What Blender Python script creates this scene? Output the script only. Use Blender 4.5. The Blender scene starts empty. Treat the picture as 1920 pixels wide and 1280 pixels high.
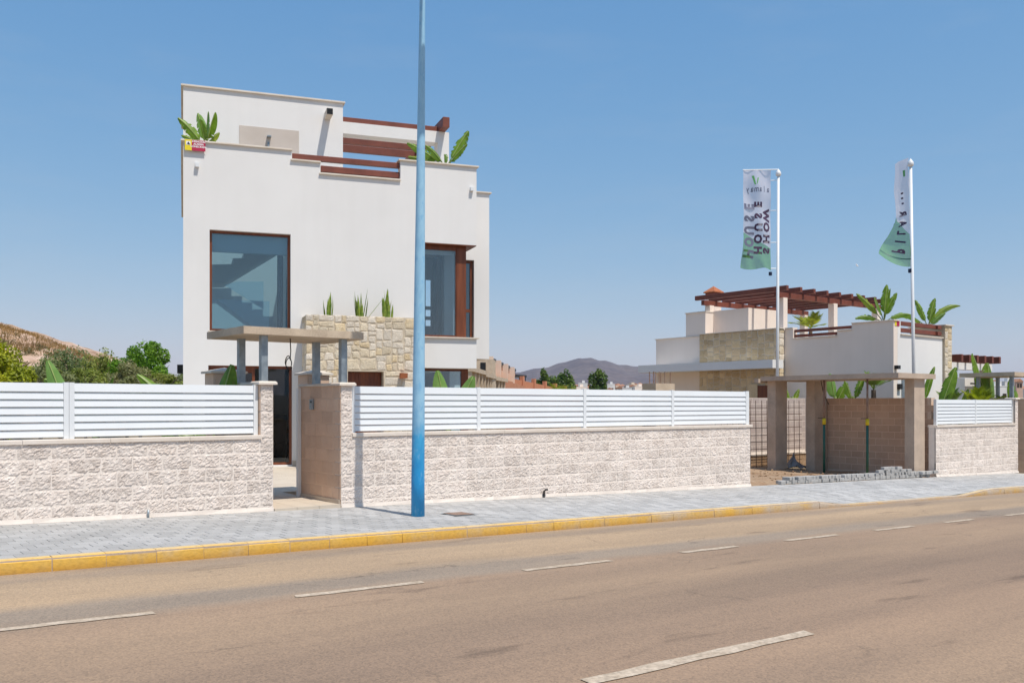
import bpy, math, random
import numpy as np
from mathutils import Vector, Matrix, noise

# ------------------------------------------------------------------ camera, world, sun, exposure
SC = bpy.context.scene
C = SC.collection
F, HZ, E = 1720.0, 758.0, 1.65            # focal length in photo pixels, horizon row, eye height
YAW = math.radians(38.02)
FX, FY = math.sin(YAW), math.cos(YAW)     # viewing direction on the ground
RX, RY = FY, -FX                          # to its right
cam_d = bpy.data.cameras.new('camera'); cam = bpy.data.objects.new('camera', cam_d); C.objects.link(cam)
cam.location = (0, 0, E); cam.rotation_euler = (math.radians(90), 0, -YAW)
cam_d.sensor_width = 36; cam_d.lens = F / 1920 * 36; cam_d.shift_y = (HZ - 640) / 1920
cam_d.clip_start = 0.1; cam_d.clip_end = 30000
SC.camera = cam
SUN_EL, SUN_X = math.radians(64), 0.06    # the sun stands behind the camera, high, a touch to the right
sd = Vector((SUN_X, -1, 0)).normalized() * math.cos(SUN_EL) + Vector((0, 0, math.sin(SUN_EL)))
W = bpy.data.worlds.new('World'); SC.world = W; W.use_nodes = True
nt = W.node_tree; bg = nt.nodes['Background']
sky = nt.nodes.new('ShaderNodeTexSky'); sky.sky_type = 'NISHITA'; sky.sun_disc = False
sky.sun_elevation = SUN_EL; sky.sun_rotation = math.atan2(sd.x, sd.y)
sky.air_density = 1.0; sky.dust_density = 0.5; sky.ozone_density = 1.6; sky.altitude = 20
# the photograph's sky is deep at the top and only a little paler at the horizon: one colour curve over the whole sky
sp_ = nt.nodes.new('ShaderNodeSeparateColor'); cb_n = nt.nodes.new('ShaderNodeCombineColor'); nt.links.new(sky.outputs[0], sp_.inputs[0])
for ch, (gm, sc_) in enumerate(((1.0, 0.58), (0.60, 0.565), (0.32, 0.685))):
    a_ = nt.nodes.new('ShaderNodeMath'); a_.operation = 'MULTIPLY'; a_.inputs[1].default_value = 0.191; nt.links.new(sp_.outputs[ch], a_.inputs[0])
    b_ = nt.nodes.new('ShaderNodeMath'); b_.operation = 'POWER'; b_.inputs[1].default_value = gm; nt.links.new(a_.outputs[0], b_.inputs[0])
    c_ = nt.nodes.new('ShaderNodeMath'); c_.operation = 'MULTIPLY'; c_.inputs[1].default_value = sc_ / 0.191; nt.links.new(b_.outputs[0], c_.inputs[0]); nt.links.new(c_.outputs[0], cb_n.inputs[ch])
# the faintest wisps of cloud low over the land
tc = nt.nodes.new('ShaderNodeTexCoord'); mp0 = nt.nodes.new('ShaderNodeMapping'); mp0.inputs['Scale'].default_value = (3, 3, 14); nt.links.new(tc.outputs['Generated'], mp0.inputs[0])
cn = nt.nodes.new('ShaderNodeTexNoise'); cn.inputs['Scale'].default_value = 2.2; cn.inputs['Detail'].default_value = 7; cn.inputs['Roughness'].default_value = 0.6; nt.links.new(mp0.outputs[0], cn.inputs['Vector'])
cr = nt.nodes.new('ShaderNodeValToRGB'); cr.color_ramp.elements[0].position = 0.50; cr.color_ramp.elements[1].position = 0.80; cr.color_ramp.elements[1].color = (0.07, 0.07, 0.07, 1); nt.links.new(cn.outputs[0], cr.inputs[0])
cm = nt.nodes.new('ShaderNodeMix'); cm.data_type = 'RGBA'; nt.links.new(cr.outputs[0], cm.inputs[0]); nt.links.new(cb_n.outputs[0], cm.inputs[6]); cm.inputs[7].default_value = (3.2, 3.2, 3.25, 1)
nt.links.new(cm.outputs[2], bg.inputs[0]); bg.inputs[1].default_value = 0.15
sun_d = bpy.data.lights.new('sun', 'SUN'); sun = bpy.data.objects.new('sun', sun_d); C.objects.link(sun)
sun_d.energy = 3.45; sun_d.angle = math.radians(0.5); sun_d.color = (1, 0.94, 0.85)
sun.rotation_euler = sd.to_track_quat('Z', 'Y').to_euler(); sun.location = (0, -20, 40)
SC.view_settings.view_transform = 'Standard'; SC.view_settings.look = 'None'
SC.view_settings.exposure = 0.35; SC.view_settings.gamma = 1; SC.view_settings.use_curve_mapping = False

random.seed(4); RS = np.random.RandomState(7)
U = random.uniform

# ------------------------------------------------------------------ measuring: pixel of the photo -> point on a known plane of the place
def rr(px): return (px - 960) / F
def P(px, zd):                            # ground position at a depth
    r = rr(px); return Vector((zd * (FX + RX * r), zd * (FY + RY * r), 0))
def onY(px, py, Y):
    r = rr(px); zd = Y / (FY + RY * r); return Vector((zd * (FX + RX * r), Y, E + (HZ - py) / F * zd))
def onX(px, py, X):
    r = rr(px); zd = X / (FX + RX * r); return Vector((X, zd * (FY + RY * r), E + (HZ - py) / F * zd))
def gz(X): return E - 1.48 - 0.0227 * (min(max(X, -40), 70) - 1.5)      # pavement height along the falling street
HA = math.radians(-18.3)
UH = Vector((math.cos(HA), math.sin(HA))); NH = Vector((-math.sin(HA), math.cos(HA))); D0, HF = 21.76, E - 1.4
def onH(px, py, y=0.0):                   # the white house's own axes: x along its front, y inwards, z above its floor
    r = rr(px); f = Vector((FX, FY)); q = Vector((RX, RY))
    zd = (D0 + y) / (f.dot(NH) + q.dot(NH) * r)
    return zd * (f.dot(UH) + q.dot(UH) * r), E + (HZ - py) / F * zd - HF

# ------------------------------------------------------------------ materials
MATS = {}
def nodes(name):
    m = bpy.data.materials.new(name); m.use_nodes = True; t = m.node_tree
    return m, t, t.nodes['Principled BSDF']
def ramp(t, stops):
    n = t.nodes.new('ShaderNodeValToRGB'); e = n.color_ramp.elements
    while len(e) < len(stops): e.new(0.5)
    for k, (p, c) in enumerate(stops):
        e[k].position = p; e[k].color = (c[0], c[1], c[2], 1)
    return n
def noise_n(t, scale, detail=4, vec=None, rough=0.55):
    n = t.nodes.new('ShaderNodeTexNoise'); n.inputs['Scale'].default_value = scale
    n.inputs['Detail'].default_value = detail; n.inputs['Roughness'].default_value = rough
    if vec: t.links.new(vec, n.inputs['Vector'])
    return n
def pos(t, sx=1, sy=1, sz=1):
    g = t.nodes.new('ShaderNodeNewGeometry'); m = t.nodes.new('ShaderNodeMapping'); m.inputs['Scale'].default_value = (sx, sy, sz)
    t.links.new(g.outputs['Position'], m.inputs[0]); return m.outputs[0]
def mixc(t, fac, a, b, mode='MIX'):
    n = t.nodes.new('ShaderNodeMix'); n.data_type = 'RGBA'; n.blend_type = mode
    for k, v in ((0, fac), (6, a), (7, b)):
        if hasattr(v, 'is_linked'): t.links.new(v, n.inputs[k])
        elif k == 0: n.inputs[0].default_value = v
        else: n.inputs[k].default_value = (v[0], v[1], v[2], 1)
    return n.outputs[2]
def mat(name, a, b=None, scale=3.0, rough=0.85, bump=0.0, bscale=60.0, rnd=0.0, metal=0.0, stretch=(1, 1, 1), fine=0.0, spec=0.3, lo=0.35, hi=0.65, streak=0.0):
    if name in MATS: return MATS[name]
    m, t, p = nodes(name); v = pos(t, *stretch)
    b = b or tuple(c * 0.88 for c in a)
    col = ramp(t, ((lo, a), (hi, b))); n = noise_n(t, scale, 6, v); t.links.new(n.outputs[0], col.inputs[0]); out = col.outputs[0]
    if fine:
        n2 = noise_n(t, bscale, 3, v); r2 = ramp(t, ((0.3, (1 - fine,) * 3), (0.7, (1 + fine * 0.4,) * 3))); t.links.new(n2.outputs[0], r2.inputs[0])
        out = mixc(t, 1.0, out, r2.outputs[0], 'MULTIPLY')
    if streak:
        n4 = noise_n(t, 1.0, 6, pos(t, 5, 5, 0.22), 0.65); r4 = ramp(t, ((0.38, (1 - streak, 1 - streak * 1.1, 1 - streak * 1.25)), (0.58, (1, 1, 1)))); t.links.new(n4.outputs[0], r4.inputs[0])
        n5 = noise_n(t, 1.7, 5, v, 0.6); r5 = ramp(t, ((0.3, (1 - streak * .6,) * 3), (0.65, (1.01,) * 3))); t.links.new(n5.outputs[0], r5.inputs[0])
        out = mixc(t, 1.0, mixc(t, 1.0, out, r4.outputs[0], 'MULTIPLY'), r5.outputs[0], 'MULTIPLY')
    if rnd:
        o = t.nodes.new('ShaderNodeObjectInfo'); r3 = ramp(t, ((0, (1 - rnd,) * 3), (1, (1 + rnd * 0.5,) * 3))); t.links.new(o.outputs['Random'], r3.inputs[0])
        out = mixc(t, 1.0, out, r3.outputs[0], 'MULTIPLY')
    t.links.new(out, p.inputs['Base Color'])
    p.inputs['Roughness'].default_value = rough; p.inputs['Metallic'].default_value = metal; p.inputs['Specular IOR Level'].default_value = spec
    if bump:
        nb = noise_n(t, bscale, 5, v); bn = t.nodes.new('ShaderNodeBump'); bn.inputs['Strength'].default_value = bump; bn.inputs['Distance'].default_value = 0.02
        t.links.new(nb.outputs[0], bn.inputs['Height']); t.links.new(bn.outputs[0], p.inputs['Normal'])
    MATS[name] = m; return m
def glass(name, tint, refl, rough=0.0):
    m, t, p = nodes(name); t.nodes.remove(p); o = t.nodes['Material Output']
    tr = t.nodes.new('ShaderNodeBsdfTransparent'); tr.inputs[0].default_value = (*tint, 1)
    gl = t.nodes.new('ShaderNodeBsdfGlossy'); gl.inputs[0].default_value = (0.86, 0.95, 1, 1); gl.inputs['Roughness'].default_value = rough
    fr = t.nodes.new('ShaderNodeFresnel'); fr.inputs[0].default_value = 1.5
    ad = t.nodes.new('ShaderNodeMath'); ad.operation = 'ADD'; ad.use_clamp = True; ad.inputs[1].default_value = refl
    t.links.new(fr.outputs[0], ad.inputs[0])
    mx = t.nodes.new('ShaderNodeMixShader'); t.links.new(ad.outputs[0], mx.inputs[0]); t.links.new(tr.outputs[0], mx.inputs[1]); t.links.new(gl.outputs[0], mx.inputs[2])
    t.links.new(mx.outputs[0], o.inputs[0]); return m
def leafmat(name, a, b, scale=2.0, trans=0.35, rough=0.5, brown=0.0):
    if name in MATS: return MATS[name]
    m, t, p = nodes(name); o = t.nodes['Material Output']
    n = noise_n(t, scale, 3, pos(t)); g = t.nodes.new('ShaderNodeNewGeometry')
    col = ramp(t, ((0.35, a), (0.65, b))); t.links.new(n.outputs[0], col.inputs[0])
    r = ramp(t, ((0, (0.7, 0.7, 0.7)), (1, (1.25, 1.25, 1.25)))); t.links.new(g.outputs['Random Per Island'], r.inputs[0])
    c = mixc(t, 1.0, col.outputs[0], r.outputs[0], 'MULTIPLY')
    if brown:
        nb_ = noise_n(t, 9, 5, pos(t), .7); rb = ramp(t, ((0.60, (0, 0, 0)), (0.72, (brown,) * 3))); t.links.new(nb_.outputs[0], rb.inputs[0]); c = mixc(t, rb.outputs[0], c, (0.26, 0.19, 0.07))
    t.links.new(c, p.inputs['Base Color']); p.inputs['Roughness'].default_value = rough; p.inputs['Specular IOR Level'].default_value = 0.35
    tl = t.nodes.new('ShaderNodeBsdfTranslucent'); c2 = mixc(t, 1.0, c, (1.1, 1.2, 0.5), 'MULTIPLY'); t.links.new(c2, tl.inputs[0])
    mx = t.nodes.new('ShaderNodeMixShader'); mx.inputs[0].default_value = trans
    t.links.new(p.outputs[0], mx.inputs[1]); t.links.new(tl.outputs[0], mx.inputs[2]); t.links.new(mx.outputs[0], o.inputs[0])
    MATS[name] = m; return m

M_white = mat('white_render', (0.79, 0.775, 0.755), (0.76, 0.745, 0.725), 0.7, 0.9, 0.2, 120, streak=0.014)
M_white2 = mat('cream_render', (0.86, 0.75, 0.66), (0.82, 0.71, 0.62), 0.6, 0.9, 0.15, 100, streak=0.02)
M_inner = mat('inner_plaster', (0.70, 0.70, 0.69), (0.66, 0.66, 0.66), 0.6, 0.9)
M_cap = mat('stone_coping', (0.62, 0.54, 0.45), (0.72, 0.65, 0.56), 2.5, 0.7, 0.05, 80)
M_wood = mat('brown_wood', (0.21, 0.062, 0.024), (0.13, 0.035, 0.014), 2.0, 0.42, 0.1, 60, stretch=(6, 6, 0.6), spec=0.4)
M_beam = mat('red_brown_beam', (0.205, 0.062, 0.040), (0.15, 0.045, 0.030), 2.5, 0.55, 0.12, 50, spec=0.35)
M_block = mat('split_face_block', (0.68, 0.585, 0.515), (0.84, 0.745, 0.67), 6.0, 0.95, 0.5, 60, rnd=0.11, fine=0.15, streak=0.05)
M_block2 = mat('smooth_block', (0.68, 0.48, 0.35), (0.76, 0.56, 0.42), 3.0, 0.95, 0.15, 90, rnd=0.12, fine=0.12)
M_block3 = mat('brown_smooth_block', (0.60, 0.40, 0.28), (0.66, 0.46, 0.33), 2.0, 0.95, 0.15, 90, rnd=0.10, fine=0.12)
M_mortar = mat('mortar', (0.82, 0.73, 0.65), (0.76, 0.67, 0.59), 6.0, 0.95, 0.2, 100)
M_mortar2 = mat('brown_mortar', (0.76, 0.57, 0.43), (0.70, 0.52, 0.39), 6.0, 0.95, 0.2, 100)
M_capw = mat('white_stone_coping', (0.74, 0.66, 0.58), (0.66, 0.57, 0.48), 3.0, 0.6, 0.05, 60)
M_metal = mat('white_painted_metal', (0.76, 0.78, 0.79), (0.72, 0.74, 0.75), 1.0, 0.38, spec=0.5)
M_steel = mat('galvanised_steel', (0.34, 0.39, 0.42), (0.24, 0.28, 0.31), 9.0, 0.42, 0.03, 60, metal=0.45)
M_conc = mat('raw_concrete', (0.60, 0.485, 0.36), (0.48, 0.38, 0.28), 3.0, 0.9, 0.25, 45, fine=0.14)
M_conc2 = mat('grey_concrete', (0.58, 0.455, 0.35), (0.46, 0.36, 0.28), 2.2, 0.9, 0.25, 45, fine=0.14)
M_stone = mat('sandstone', (0.60, 0.50, 0.35), (0.67, 0.61, 0.50), 2.2, 0.9, 0.5, 35, rnd=0.22, fine=0.18)
M_stonej = mat('sandstone_joint', (0.60, 0.51, 0.39), (0.52, 0.43, 0.32), 5.0, 0.95, 0.3, 60)
M_stone2 = mat('ochre_stone', (0.60, 0.45, 0.26), (0.68, 0.54, 0.36), 2.0, 0.9, 0.4, 25, rnd=0.2, fine=0.15)
M_terra = mat('terracotta', (0.46, 0.16, 0.07), (0.38, 0.12, 0.05), 5, 0.8, 0.1)
M_black = mat('black_metal', (0.012, 0.012, 0.013), (0.02, 0.02, 0.02), 3, 0.4)
M_dark = mat('dark_furniture', (0.03, 0.02, 0.015), (0.05, 0.03, 0.02), 3, 0.6)
M_tile = mat('beige_paving', (0.60, 0.52, 0.42), (0.55, 0.47, 0.38), 2.0, 0.7, 0.05, 40)
M_paver = mat('grey_paver', (0.445, 0.428, 0.408), (0.40, 0.385, 0.365), 1.1, 0.9, 0.15, 80, rnd=0.13, fine=0.10)
M_paverj = mat('paver_joint', (0.42, 0.405, 0.38), (0.46, 0.445, 0.42), 3, 0.95)
M_dirt = mat('dirt', (0.30, 0.185, 0.105), (0.41, 0.29, 0.19), 1.6, 0.97, 0.6, 14, fine=0.25)
M_rust = mat('rusty_iron', (0.30, 0.20, 0.15), (0.22, 0.13, 0.09), 9, 0.7, 0.2)
M_rebar = mat('rebar', (0.10, 0.07, 0.06), (0.14, 0.08, 0.05), 20, 0.7)
M_cloth = mat('grey_plastic_sheet', (0.16, 0.15, 0.15), (0.28, 0.27, 0.27), 6, 0.35)
M_plank = mat('yellow_timber', (0.55, 0.33, 0.12), (0.45, 0.25, 0.08), 8, 0.8)
M_yel = mat('yellow_paint', (0.72, 0.52, 0.02), None, 3, 0.45)
M_green = mat('green_paint', (0.022, 0.095, 0.07), (0.035, 0.125, 0.095), 4, 0.5)
M_brick = mat('orange_brick', (0.42, 0.17, 0.09), (0.34, 0.12, 0.06), 1.5, 0.95, fine=0.2, bscale=12)
M_orange = mat('orange_render', (0.55, 0.23, 0.13), (0.50, 0.20, 0.11), 1, 0.9)
M_trunk = mat('bark', (0.10, 0.075, 0.055), (0.16, 0.12, 0.09), 4, 0.95, 0.4, 20, stretch=(1, 1, 0.3))
M_signy = mat('sign_yellow', (0.82, 0.66, 0.03), (0.80, 0.63, 0.03), 2, 0.5)
M_signr = mat('sign_red', (0.42, 0.02, 0.06), (0.46, 0.03, 0.08), 2, 0.5)
M_text = mat('print_white', (0.85, 0.83, 0.83), (0.84, 0.82, 0.82), 2, 0.5)
M_navy = mat('print_navy', (0.02, 0.03, 0.07), None, 2, 0.5)
M_purple = mat('print_plum', (0.075, 0.04, 0.085), (0.06, 0.035, 0.07), 2, 0.6)
M_greyp = mat('print_grey', (0.14, 0.15, 0.22), None, 2, 0.6)
M_greenp = mat('print_green', (0.10, 0.34, 0.10), (0.13, 0.40, 0.12), 2, 0.6)
M_beige = mat('beige_wall_tile', (0.53, 0.46, 0.40), (0.60, 0.53, 0.47), 1.2, 0.6)
M_dash = mat('worn_line_paint', (0.60, 0.49, 0.375), (0.46, 0.36, 0.26), 7.0, 0.85, fine=0.3, bscale=30)
M_stair = mat('stair_plaster', (0.66, 0.65, 0.63), (0.62, 0.61, 0.59), 1, 0.8)
M_curtain = mat('grey_curtain', (0.12, 0.15, 0.16), (0.17, 0.2, 0.21), 5, 0.9, stretch=(8, 8, 0.5))
G_win = glass('window_glass', (0.72, 0.85, 0.90), 0.055)
G_side = glass('corner_glass', (0.85, 0.93, 0.96), 0.05)
G_door = glass('door_glass', (0.72, 0.72, 0.72), 0.0)
G_rail = glass('balustrade_glass', (0.82, 0.90, 0.92), 0.06)

# ------------------------------------------------------------------ mesh collecting
class MB:
    def __init__(s): s.v, s.f = [], []
    def add(s, v, f):
        o = len(s.v); s.v += [tuple(p) for p in v]; s.f += [tuple(i + o for i in q) for q in f]; return s
    def box(s, x0, x1, y0, y1, z0, z1):
        return s.add([(x0, y0, z0), (x1, y0, z0), (x1, y1, z0), (x0, y1, z0), (x0, y0, z1), (x1, y0, z1), (x1, y1, z1), (x0, y1, z1)],
                     [(0, 3, 2, 1), (4, 5, 6, 7), (0, 1, 5, 4), (1, 2, 6, 5), (2, 3, 7, 6), (3, 0, 4, 7)])
    def bev(s, x0, x1, y0, y1, z0, z1, b=0.01):      # box with a chamfered top edge
        v = [(x0, y0, z0), (x1, y0, z0), (x1, y1, z0), (x0, y1, z0), (x0, y0, z1 - b), (x1, y0, z1 - b), (x1, y1, z1 - b), (x0, y1, z1 - b),
             (x0 + b, y0 + b, z1), (x1 - b, y0 + b, z1), (x1 - b, y1 - b, z1), (x0 + b, y1 - b, z1)]
        return s.add(v, [(0, 3, 2, 1), (8, 9, 10, 11)] + [(k, (k + 1) % 4, 4 + (k + 1) % 4, 4 + k) for k in range(4)] + [(4 + k, 4 + (k + 1) % 4, 8 + (k + 1) % 4, 8 + k) for k in range(4)])
    def prism(s, pts, axis, a, b):                    # polygon (counter-clockwise) pushed along an axis
        n = len(pts)
        def q(p, w): return (w, p[0], p[1]) if axis == 0 else (p[0], w, p[1]) if axis == 1 else (p[0], p[1], w)
        return s.add([q(p, a) for p in pts] + [q(p, b) for p in pts], [tuple(range(n))[::-1], tuple(range(n, 2 * n))] + [(k, (k + 1) % n, n + (k + 1) % n, n + k) for k in range(n)])
    def tube(s, pts, rads, n=8, caps=True):
        pts = [Vector(p) for p in pts]
        if not hasattr(rads, '__len__'): rads = [rads] * len(pts)
        v, f = [], []
        for k, p in enumerate(pts):
            d = (pts[min(k + 1, len(pts) - 1)] - pts[max(k - 1, 0)]).normalized()
            a = d.cross(Vector((0.3, 0.9, 0.1)) if abs(d.z) > 0.9 else Vector((0, 0, 1))).normalized(); b = d.cross(a)
            for j in range(n):
                w = 2 * math.pi * j / n; v.append(p + (a * math.cos(w) + b * math.sin(w)) * rads[k])
        for k in range(len(pts) - 1):
            for j in range(n): f.append((k * n + j, k * n + (j + 1) % n, (k + 1) * n + (j + 1) % n, (k + 1) * n + j))
        if caps: f += [tuple(range(n))[::-1], tuple(range((len(pts) - 1) * n, len(pts) * n))]
        return s.add(v, f)
    def pyramid(s, x0, x1, y0, y1, z0, z1, t=0.0):
        cx, cy = (x0 + x1) / 2, (y0 + y1) / 2
        s.box(x0, x1, y0, y1, z0, z0 + t) if t else None
        z0 += t
        return s.add([(x0, y0, z0), (x1, y0, z0), (x1, y1, z0), (x0, y1, z0), (cx, cy, z1)], [(0, 1, 4), (1, 2, 4), (2, 3, 4), (3, 0, 4)] + ([] if t else [(0, 3, 2, 1)]))
    def mesh(s, name, m, smooth=False):
        me = bpy.data.meshes.new(name); me.from_pydata(s.v, [], s.f)
        if m: me.materials.append(m)
        if smooth: me.polygons.foreach_set('use_smooth', [True] * len(me.polygons))
        me.update(); return me

def link(o, parent=None):
    C.objects.link(o)
    if parent: o.parent = parent
    return o
def tag(o, label=None, cat=None, group=None, kind=None):
    if label: o['label'] = label
    if cat: o['category'] = cat
    if group: o['group'] = group
    if kind: o['kind'] = kind
    return o
BASE = {}
def thing(name, label, cat, loc=(0, 0, 0), rz=0.0, group=None):
    o = bpy.data.objects.new(name, None); o.location = loc; o.rotation_euler = (0, 0, rz); o.empty_display_size = 0.2; link(o)
    tag(o, label, cat, group); BASE[o.name] = Vector(loc); return o
def part(name, mb, m, parent=None, local=False, smooth=False, label=None):
    """mesh part; its points are world points unless local"""
    o = bpy.data.objects.new(name, mb.mesh(name, m, smooth) if isinstance(mb, MB) else mb)
    link(o, parent)
    if parent is not None and not local and parent.name in BASE: o.location = -BASE[parent.name]
    if label: o['label'] = label
    return o
def inst(name, me, parent, at, rz=0.0, local=False):
    o = bpy.data.objects.new(name, me); link(o, parent)
    o.location = Vector(at) - (Vector((0, 0, 0)) if local or parent.name not in BASE else BASE[parent.name]); o.rotation_euler = (0, 0, rz); return o

def wall_mesh(x0, x1, z0, z1, y0, y1, holes):
    """upright wall with rectangular openings (x0, x1, z0, z1), one closed shell"""
    xs = sorted({x0, x1} | {min(max(h[k], x0), x1) for h in holes for k in (0, 1)}); zs = sorted({z0, z1} | {min(max(h[k], z0), z1) for h in holes for k in (2, 3)})
    nx, nz = len(xs) - 1, len(zs) - 1
    def solid(i, k):
        if not (0 <= i < nx and 0 <= k < nz): return False
        cx, cz = (xs[i] + xs[i + 1]) / 2, (zs[k] + zs[k + 1]) / 2
        return not any(h[0] < cx < h[1] and h[2] < cz < h[3] for h in holes)
    m = MB()
    for i in range(nx):
        for k in range(nz):
            if not solid(i, k): continue
            a, b, c, d = xs[i], xs[i + 1], zs[k], zs[k + 1]
            m.add([(a, y0, c), (b, y0, c), (b, y0, d), (a, y0, d)], [(0, 1, 2, 3)]); m.add([(a, y1, c), (b, y1, c), (b, y1, d), (a, y1, d)], [(3, 2, 1, 0)])
            if not solid(i - 1, k): m.add([(a, y0, c), (a, y0, d), (a, y1, d), (a, y1, c)], [(0, 1, 2, 3)])
            if not solid(i + 1, k): m.add([(b, y0, c), (b, y1, c), (b, y1, d), (b, y0, d)], [(0, 1, 2, 3)])
            if not solid(i, k - 1): m.add([(a, y0, c), (a, y1, c), (b, y1, c), (b, y0, c)], [(0, 1, 2, 3)])
            if not solid(i, k + 1): m.add([(a, y0, d), (b, y0, d), (b, y1, d), (a, y1, d)], [(0, 1, 2, 3)])
    return m
def frame_mesh(x0, x1, z0, z1, y0, y1, w, sill=True, mull=()):
    m = MB(); b = w if sill else 0
    m.box(x0, x0 + w, y0, y1, z0, z1); m.box(x1 - w, x1, y0, y1, z0, z1); m.box(x0 + w, x1 - w, y0, y1, z1 - w, z1)
    if sill: m.box(x0 + w, x1 - w, y0, y1, z0, z0 + w)
    for c in mull: m.box(c - w / 2, c + w / 2, y0 + 0.003, y1 - 0.003, z0 + b, z1 - w)
    return m
def bilerp_noise(x, y, z): return noise.noise(Vector((x, y, z)))

# ------------------------------------------------------------------ setting: ground, road, kerb, pavement
def road_mat():
    m, t, p = nodes('dusty_asphalt'); g = t.nodes.new('ShaderNodeNewGeometry'); s = t.nodes.new('ShaderNodeSeparateXYZ'); t.links.new(g.outputs['Position'], s.inputs[0])
    wob = noise_n(t, 0.8, 5, pos(t, 0.45, 1.4, 1)); a = t.nodes.new('ShaderNodeMath'); a.operation = 'MULTIPLY_ADD'; a.inputs[1].default_value = 0.7; t.links.new(wob.outputs[0], a.inputs[0]); t.links.new(s.outputs['Y'], a.inputs[2])
    mr = t.nodes.new('ShaderNodeMapRange'); mr.inputs[1].default_value = 0.35; mr.inputs[2].default_value = 10.35; t.links.new(a.outputs[0], mr.inputs[0])
    asph, tan, grey, dk = (0.345, 0.240, 0.160), (0.415, 0.295, 0.190), (0.30, 0.235, 0.178), (0.265, 0.185, 0.13)
    band = ramp(t, ((0.0, asph), (0.12, dk), (0.22, asph), (0.40, (0.335, 0.228, 0.154)), (0.52, dk), (0.64, (0.345, 0.240, 0.160)), (0.735, (0.32, 0.222, 0.152)), (0.765, grey), (0.80, grey), (0.83, tan), (0.925, (0.405, 0.292, 0.192)), (0.945, (0.335, 0.25, 0.178)), (0.985, (0.365, 0.265, 0.18))))
    t.links.new(mr.outputs[0], band.inputs[0])
    st = noise_n(t, 0.7, 5, pos(t, 0.22, 1.6, 1)); sr = ramp(t, ((0.34, (0.83, 0.84, 0.86)), (0.64, (1.07, 1.065, 1.05)))); t.links.new(st.outputs[0], sr.inputs[0])
    c = mixc(t, 1.0, band.outputs[0], sr.outputs[0], 'MULTIPLY')
    sp = t.nodes.new('ShaderNodeTexVoronoi'); sp.inputs['Scale'].default_value = 75; t.links.new(pos(t), sp.inputs['Vector'])
    spr = ramp(t, ((0.0, (0.66, 0.67, 0.68)), (0.5, (1.0, 1.0, 1.0)), (1.0, (1.28, 1.24, 1.18)))); t.links.new(sp.outputs['Color'], spr.inputs[0])
    c = mixc(t, 0.75, c, spr.outputs[0], 'MULTIPLY'); c = [n for n in t.nodes][-1].outputs[2]
    # tyre marks and oil stains
    ol = noise_n(t, 1.3, 4, pos(t, 0.5, 2.2, 1)); orr = ramp(t, ((0.61, (1, 1, 1)), (0.71, (0.64, 0.64, 0.66)))); t.links.new(ol.outputs[0], orr.inputs[0])
    c2 = mixc(t, 1.0, c, orr.outputs[0], 'MULTIPLY')
    vc = t.nodes.new('ShaderNodeTexVoronoi'); vc.feature = 'DISTANCE_TO_EDGE'; vc.inputs['Scale'].default_value = 0.34
    wv_ = noise_n(t, 2.5, 6, pos(t)); va = t.nodes.new('ShaderNodeVectorMath'); va.operation = 'MULTIPLY_ADD'; va.inputs[1].default_value = (.5, .5, .5); t.links.new(wv_.outputs['Color'], va.inputs[0]); t.links.new(pos(t, .7, 1.3, 1), va.inputs[2]); t.links.new(va.outputs[0], vc.inputs['Vector'])
    ck = ramp(t, ((0.0, (1, 1, 1)), (0.006, (0, 0, 0)))); t.links.new(vc.outputs['Distance'], ck.inputs[0]); mk = noise_n(t, .6, 3, pos(t)); mkr = ramp(t, ((.52, (0, 0, 0)), (.62, (.55, .55, .55)))); t.links.new(mk.outputs[0], mkr.inputs[0])
    ckm = mixc(t, 1.0, ck.outputs[0], mkr.outputs[0], 'MULTIPLY'); c2 = mixc(t, ckm, c2, (0.09, 0.07, 0.055))
    t.links.new(c2, p.inputs['Base Color']); p.inputs['Roughness'].default_value = 0.9; p.inputs['Specular IOR Level'].default_value = 0.25
    nb = noise_n(t, 90, 3, pos(t)); bn = t.nodes.new('ShaderNodeBump'); bn.inputs['Strength'].default_value = 0.35; bn.inputs['Distance'].default_value = 0.012
    t.links.new(nb.outputs[0], bn.inputs['Height']); t.links.new(bn.outputs[0], p.inputs['Normal']); return m
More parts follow.
